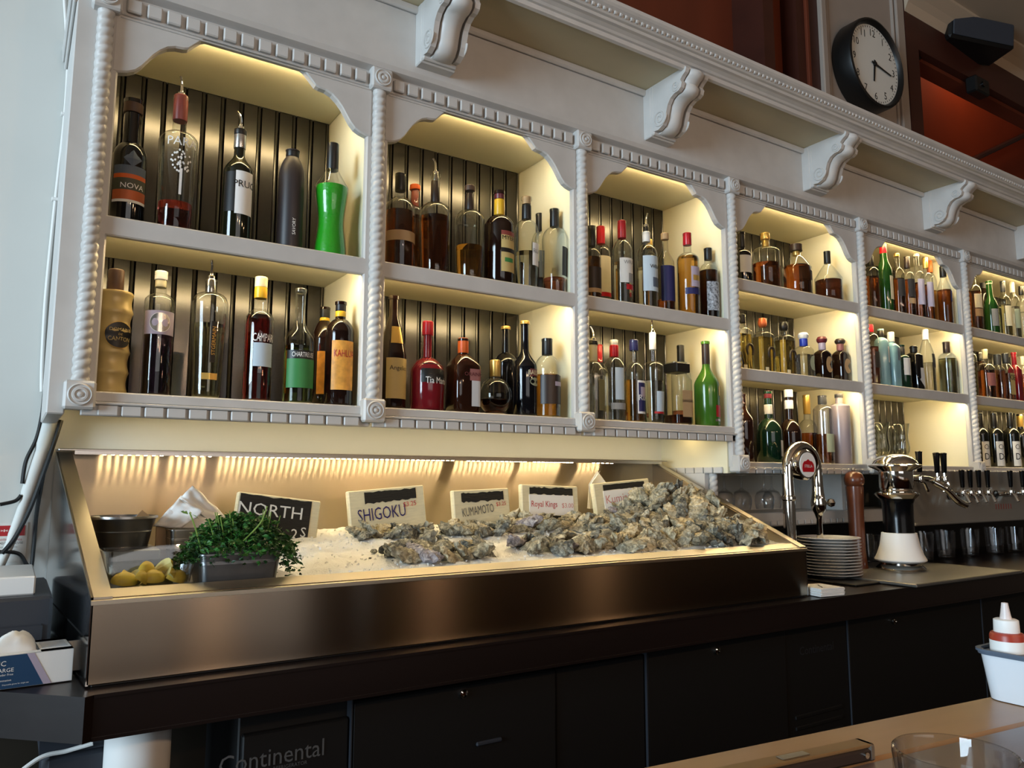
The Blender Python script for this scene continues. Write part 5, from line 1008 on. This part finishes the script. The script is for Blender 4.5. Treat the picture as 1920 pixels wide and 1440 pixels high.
('3b', 4.425, 0.07, 0.2753, 0.0314, 'q', 0.1759, 0.2051, 0.0121, 'gdkred', '', 0, [(0.2109, 0.2753, 0.0109, 'black')], [], [], 0, 'reddish bourbon bottle with black cap near the frame edge'),
('3b', 4.521, 0.07, 0.2602, 0.0341, 'r', 0.1715, 0.2129, 0.0134, 'clear', 'bourbon', 0.1598, [(0.2129, 0.2602, 0.0122, 'cream')], [], [], 0, 'bourbon bottle cut by the right edge of the picture, middle shelf'),
('3c', 4.008, 0.07, 0.274, 0.0346, 'r', 0.1658, 0.1982, 0.0127, 'gwine', '', 0, [(0.2036, 0.274, 0.0138, 'black')], [(0.0048, 0.1281, -60, 60, 'paper')], [('Chat', 0.1012, 0.0243, 'black', 0), ('Dm', 0.0529, 0.0324, 'black', 0)], 0, 'red wine bottle with white label lettered in gothic black, leftmost of three in front'),
('3c', 4.15, 0.07, 0.2808, 0.0373, 'r', 0.1704, 0.2034, 0.0128, 'gwine', '', 0, [(0.209, 0.2808, 0.014, 'black')], [(0.0063, 0.132, -60, 60, 'paper')], [('Chat', 0.1046, 0.0248, 'black', 0), ('Dm', 0.0554, 0.0331, 'black', 0)], 0, 'red wine bottle with white label lettered in gothic black, middle of three in front'),
('3c', 4.325, 0.07, 0.2921, 0.0379, 'r', 0.1763, 0.2101, 0.013, 'gwine', '', 0, [(0.2157, 0.2921, 0.0142, 'black')], [(0.0082, 0.1369, -60, 60, 'paper')], [('Chat', 0.1088, 0.0254, 'black', 0), ('Dm', 0.0585, 0.0339, 'black', 0)], 0, 'red wine bottle with white label lettered in gothic black, rightmost of three in front'),
('3c', 4.244, 0.21, 0.2901, 0.0271, 'r', 0.1865, 0.2152, 0.0111, 'gwine', '', 0, [(0.221, 0.2901, 0.0123, 'maroon')], [], [], 0, 'dark wine bottle at the back beside the sixth rope column'),
('3c', 4.711, 0.19, 0.3107, 0.0354, 'r', 0.189, 0.2254, 0.0139, 'gwine', '', 0, [(0.2376, 0.3107, 0.0152, 'gold')], [], [], 0, 'wine bottle with gold capsule behind the front row of wines'),
]
# ------------------------------------------------------------------ bottles
ZS = {'0b': 1.495, '0a': 1.8975, '3a': 2.0625, '3b': 1.7185, '3c': 1.3685}
def cs_sq(p):
    return lambda t: (abs(sin(t))**p+abs(cos(t))**p)**(-1/p)
def body_profile(kind, R, zsh, znk, rn, H):
    k = kind; P_ = [(R*.86, 0), (R*.95, .0012), (R, .006)]
    if k == 'canton':
        P_ = [(R*.88, 0)]; n = 5; hh = zsh/n
        for i in range(n):
            for j in range(8):
                u = j/8; P_.append((R*(1-.12*sin(pi*u))*(.92+.08*i/4) if True else R, .003+i*hh+hh*u*.985))
        P_ += [(R*.98, zsh), (R*.92, zsh+.004), (rn*.75, zsh+.005)]; return P_
    if k == 'hour':
        P_ = [(R*.92, 0), (R*.97, .003)]
        for j in range(17):
            u = j/16; P_.append((R*(.97-.20*sin(pi*u)**2+.03*u), .006+(zsh-.006)*u))
        for j in range(1, 9):
            u = j/8; P_.append((rn+(R-rn)*(1-u)**1.1, zsh+(znk-zsh)*u))
        P_ += [(rn, H)]; return P_
    if k == 'sphere':
        P_ = [(R*.62, 0), (R*.64, .004)]; zc = zsh*.55; 
        for j in range(15):
            a = -1.0+2.3*j/14; P_.append((R*cos(a)**.9, zc+zc*.98*sin(a)))
        P_ += [(rn*1.05, zsh+.002), (rn, znk), (rn, H)]; return P_
    if k == 'germain':
        P_ = [(R*.74, 0), (R*.76, .006)]
        for j in range(11):
            u = j/10; P_.append((R*(.78+.22*u**1.3), .01+(zsh-.01)*u))
        f = lambda u: sqrt(max(0, 1-u*u))
    elif k == 'dt':
        P_ = [(R*.76, 0), (R*.82, .001), (R*.84, .006)]
        for j in range(1, 9):
            u = j/8; P_.append((R*(.84+.16*u**.9), .006+(zsh-.006)*u))
        f = lambda u: max(0, 1-u**2.2)**.62
    elif k == 'cone': f = lambda u: (1-u)**.85
    elif k == 'd':
        P_ = [(R*.80, 0), (R*.88, .001), (R*.90, .006), (R*.93, zsh*.5)]; f = lambda u: max(0, 1-u**2.4)**.7
    elif k == 's': f = lambda u: .5*(1+cos(pi*u))
    elif k in ('q', 'fq', 'sq'): f = lambda u: max(0, 1-u**1.6)**.8
    else: f = lambda u: max(0, 1-u**1.9)**.8
    if P_[-1][1] < zsh-.0005: P_.append((R*(.9 if False else 1), zsh))
    n = 10
    for j in range(1, n+1):
        u = j/n; P_.append((rn+(R-rn)*f(u), zsh+(znk-zsh)*u))
    hl = min(.012, max(.004, (H-znk)*.2))
    if H-znk > .02: P_ += [(rn*.97, znk+(H-znk)*.35), (rn*.96, H-hl), (rn*1.14, H-hl*.9), (rn*1.14, H-.001), (rn*.9, H)]
    else: P_ += [(rn, H)]
    return P_
def prof_r(P_, z):
    for (r0, z0), (r1, z1) in zip(P_, P_[1:]):
        if z0 <= z <= z1 and z1 > z0: return r0+(r1-r0)*(z-z0)/(z1-z0)
    return P_[-1][0]
def wrap(P_, cs, z0, z1, a0, a1, off=.0006, n=16, m=3):
    V, Fc = [], []
    for j in range(m+1):
        z = z0+(z1-z0)*j/m; r = prof_r(P_, z)+off
        for i in range(n+1):
            t_ = radians(a0+(a1-a0)*i/n); k = cs(t_) if cs else 1; V.append((r*k*sin(t_), -r*k*cos(t_), z))
    for j in range(m):
        for i in range(n):
            a = j*(n+1)+i; Fc.append((a, a+1, a+n+2, a+n+1))
    return (V, Fc, True)
def wrap_text(P_, cs, s, z, h, ang, off=.0016, maxw=None, vertical=False):
    vs, fs = TEXTS[s]; r0 = prof_r(P_, z); w = max(x for x, y in vs)-min(x for x, y in vs); sx = 1
    if maxw and w*h > maxw: sx = maxw/(w*h)
    V = []
    for x, y in vs:
        X, Y = (x*h*sx, y*h) if not vertical else (-y*h, x*h*sx)
        r = prof_r(P_, z+Y)+off; t_ = radians(ang)+X/r0; k = cs(t_) if cs else 1
        V.append((r*k*sin(t_), -r*k*cos(t_), z+Y))
    return (V, fs)
def ellipse_on(P_, cs, z, ang, rw, rh, off, k=1.0, inner=0):
    V, Fc = [], []; n = 28; r0 = prof_r(P_, z)
    for i in range(n):
        a = 2*pi*i/n
        for q in ((1.0, inner) if inner else (1.0,)):
            X, Y = rw*q*cos(a), rh*q*sin(a); r = prof_r(P_, z+Y)+off; t_ = radians(ang)+X/r0; kk = cs(t_) if cs else 1; V.append((r*kk*sin(t_), -r*kk*cos(t_), z+Y))
    if inner: Fc = [(2*i, (2*i+2) % (2*n), (2*i+3) % (2*n), 2*i+1) for i in range(n)]
    else:
        c = len(V); r = r0+off; t_ = radians(ang); kk = cs(t_) if cs else 1; V.append((r*kk*sin(t_), -r*kk*cos(t_), z)); Fc = [(i, (i+1) % n, c) for i in range(n)]
    return (V, Fc, True)
pourer_m = mesh('pourer', *join(lathe([(.006, 0), (.0085, .003), (.0085, .010), (.0045, .013), (.004, .016)], 12), tube(bez([(0, 0, .014), (0, 0, .028), (-.002, -.002, .040), (-.008, -.006, .050)], 4), [.0036]*4+[.0032]*4+[.0028]*5, 8)))
OPAQUE = {'gdark', 'golive', 'gmatte', 'gbrown', 'gdkred', 'gamberdk', 'gnavy', 'ggreen', 'gscotch', 'gbottle', 'gwine', 'gltblue', 'gfrost'}
for (sh, X, Y, H, R, kind, zsh, znk, rn, glass, liq, zl, caps, labs, txt, pour, lab) in BOT:
    t = thing('bottle', lab, 'bottle', (X, Y, ZS[sh]), (0, 0, 0))
    flat = kind == 'fq'; square = kind in ('q', 'fq')
    cs = cs_sq(7) if square else None
    if kind == 'germain': cs = lambda a: 1-.035*abs(sin(6*a))**.7+.0
    if square: R = R*.86
    PB = body_profile(kind, R, zsh, znk, rn, H); seg = 40 if (square or kind == 'germain') else 32
    def blend(g):            # square body, round neck
        V = []
        for x, y, z in g[0]:
            r = sqrt(x*x+y*y); a = math.atan2(x, -y)
            V.append((x, y, z))
        return (V,)+tuple(g[1:])
    if square:
        V, Fc = [], []
        for r, z in PB:
            u = 0 if z <= zsh else min(1, (z-zsh)/max(.001, znk-zsh)*1.1)
            for i in range(seg):
                a = 2*pi*i/seg; k = cs(a)*(1-u)+u; V.append((r*k*sin(a), -r*k*cos(a)*(.72 if flat else 1)*(1-u)+(-r*k*cos(a))*u, z))
        for j in range(len(PB)-1):
            for i in range(seg):
                a = j*seg+i; b = j*seg+(i+1) % seg; Fc.append((a, b, b+seg, a+seg))
        Fc.append(tuple(range(seg))[::-1]); Fc.append(tuple(range((len(PB)-1)*seg, len(PB)*seg))); g = (V, Fc, True, 40)
    else: g = lathe(PB, seg, cs)+(50,)
    obj('glass_body', g, glass, t)
    ysc = .72 if flat else 1
    fl = (lambda q: ([(x, y*ysc, z) for x, y, z in q[0]],)+tuple(q[1:])) if flat else (lambda q: q)
    if liq:
        LP_ = [(r*.93, max(z, .005)) for r, z in PB if z < zl]; LP_.append((prof_r(PB, zl)*.93, zl))
        lg = lathe(LP_, seg, cs); obj('liquid', fl(lg)+(() if len(lg) > 3 else (50,)), liq, t)
    for i, (z0, z1, r, c) in enumerate(caps):
        c = 'steelcap' if c == 'steel' else c
        mush = flat and i == 0 and len(caps) > 1 or (kind == 'fq' and r > .018 and i == 0 and R < .045)
        if kind == 'q' and r > .03: g = xf(bbox(-r*.9, r*.9, -r*.9, r*.9, z0, z1, .003), T(0, 0, 0))
        elif mush: g = lathe([(r*.7, z0), (r*.95, z0+(z1-z0)*.25), (r, z0+(z1-z0)*.6), (r*.75, z1-.001), (r*.3, z1+.001)], 24)
        else: g = lathe([(r*.99, z0), (r*1.02, z0+.001), (r*1.0, z1-.0015), (r*.9, z1+.0004)], 24)
        obj('cap' if i == 0 else 'neck_band', g, c, t)
    for i, (z0, z1, a0, a1, c) in enumerate(labs):
        oval = flat or (c in ('sage',) and kind == 's')
        if oval: g = fl(ellipse_on(PB, cs, (z0+z1)/2, (a0+a1)/2, R*.62, (z1-z0)/2, .0008))
        else: g = wrap(PB, cs, z0, z1, a0, a1, .0006+.0003*i)
        obj('label', g, c, t)
    for s, z, h, c, a in txt:
        v = s == 'STGERMAIN' or s == 'SAVORY'
        g = wrap_text(PB, cs, s, z, h, a, .0020, R*1.5 if not v else zsh*.42, v); obj('lettering', g, c, t, label=c+' lettering')
    if pour: obj('pourer', pourer_m, 'chrome', t, (0, 0, max(H, max([c[1] for c in caps] or [0]))-.002), (0, 0, random.uniform(-.8, .8)))
    # emblems that are part of the look of particular bottles
    if kind == 'canton':
        obj('medallion', ellipse_on(PB, None, zsh*.57, 18, R*.70, R*.72, .004), 'black', t); obj('medallion_ring', ellipse_on(PB, None, zsh*.57, 18, R*.73, R*.76, .0035, inner=.94), 'gold', t)
        for s, z, h in (('DOMAINE', zsh*.62, .0075), ('DE', zsh*.575, .0045), ('CANTON', zsh*.53, .0095)): obj('lettering', wrap_text(PB, None, s, z, h, 18, .0058, R*1.05), 'khaki', t)
    if kind == 'sq':
        zc = (labs[0][0]+labs[0][1])/2; obj('round_seal', ellipse_on(PB, None, zc, -2, R*.66, R*.68, .0016), 'silver', t); obj('seal_ring', ellipse_on(PB, None, zc, -2, R*.70, R*.72, .0014, inner=.93), 'paper', t)
    if 'etched with a white tree' in lab:
        zc = zsh*.62; obj('tree_trunk', fl(wrap(PB, None, zc-.055, zc+.01, -1, 7, .0012)), 'white', t)
        rr = random.Random(3)
        for k in range(46):
            a, q = rr.random()*2*pi, sqrt(rr.random()); obj('tree_leaf', ellipse_on(PB, None, zc+.03+.030*q*sin(a), 3+30*q*cos(a), .0022, .0028, .0012), 'white', t)
    if 'landscape label' in lab:
        zc = zsh*1.0-.012; r = R*.5; V = []
        for x, z in ((0, -.021), (.021, 0), (0, .021), (-.021, 0)): V.append((x+.003, z))
        Vd = [(prof_r(PB, zc+z)*1.0+.0016) for x, z in V]; obj('diamond_label', ([(q*sin(x/q), -q*cos(x/q), zc+z) for (x, z), q in zip(V, Vd)]+[(.003, -R-.0035, zc)], [(0, 1, 4), (1, 2, 4), (2, 3, 4), (3, 0, 4)]), 'slate', t)
    if 'horseshoe' in lab:
        arc = [(.018*cos(a), .024*sin(a)) for a in [(-.25+1.5*k/14)*pi-.0*pi for k in range(15)]]; zc = zsh*.52; y_ = -R*.72-.001
        obj('horseshoe', tube([(x+.012, y_, zc+z) for x, z in arc], [.0035+.002*sin(pi*k/14) for k in range(15)], 8), 'dkbrown', t)
        obj('foot_label', box(-.026, -.008, y_-.0008, y_+.001, .010, .024), 'cream', t)
    if 'triangular label' in lab: pass
    if 'white triangle' in lab: obj('white_triangle', ([(R*.9*.95, -R-.0008, .014), (R*.9*.95, -R-.0008, .085), (-R*.5, -R-.0008, .052)], [(0, 1, 2)]), 'ltgrey', t)
    if 'tia' in lab or 'squat dark red' in lab: obj('shoulder_stripe', ellipse_on(PB, None, zsh*.9, 0, R*.9, .002, .001), 'black', t)  # thin black oval stripe near the shoulder
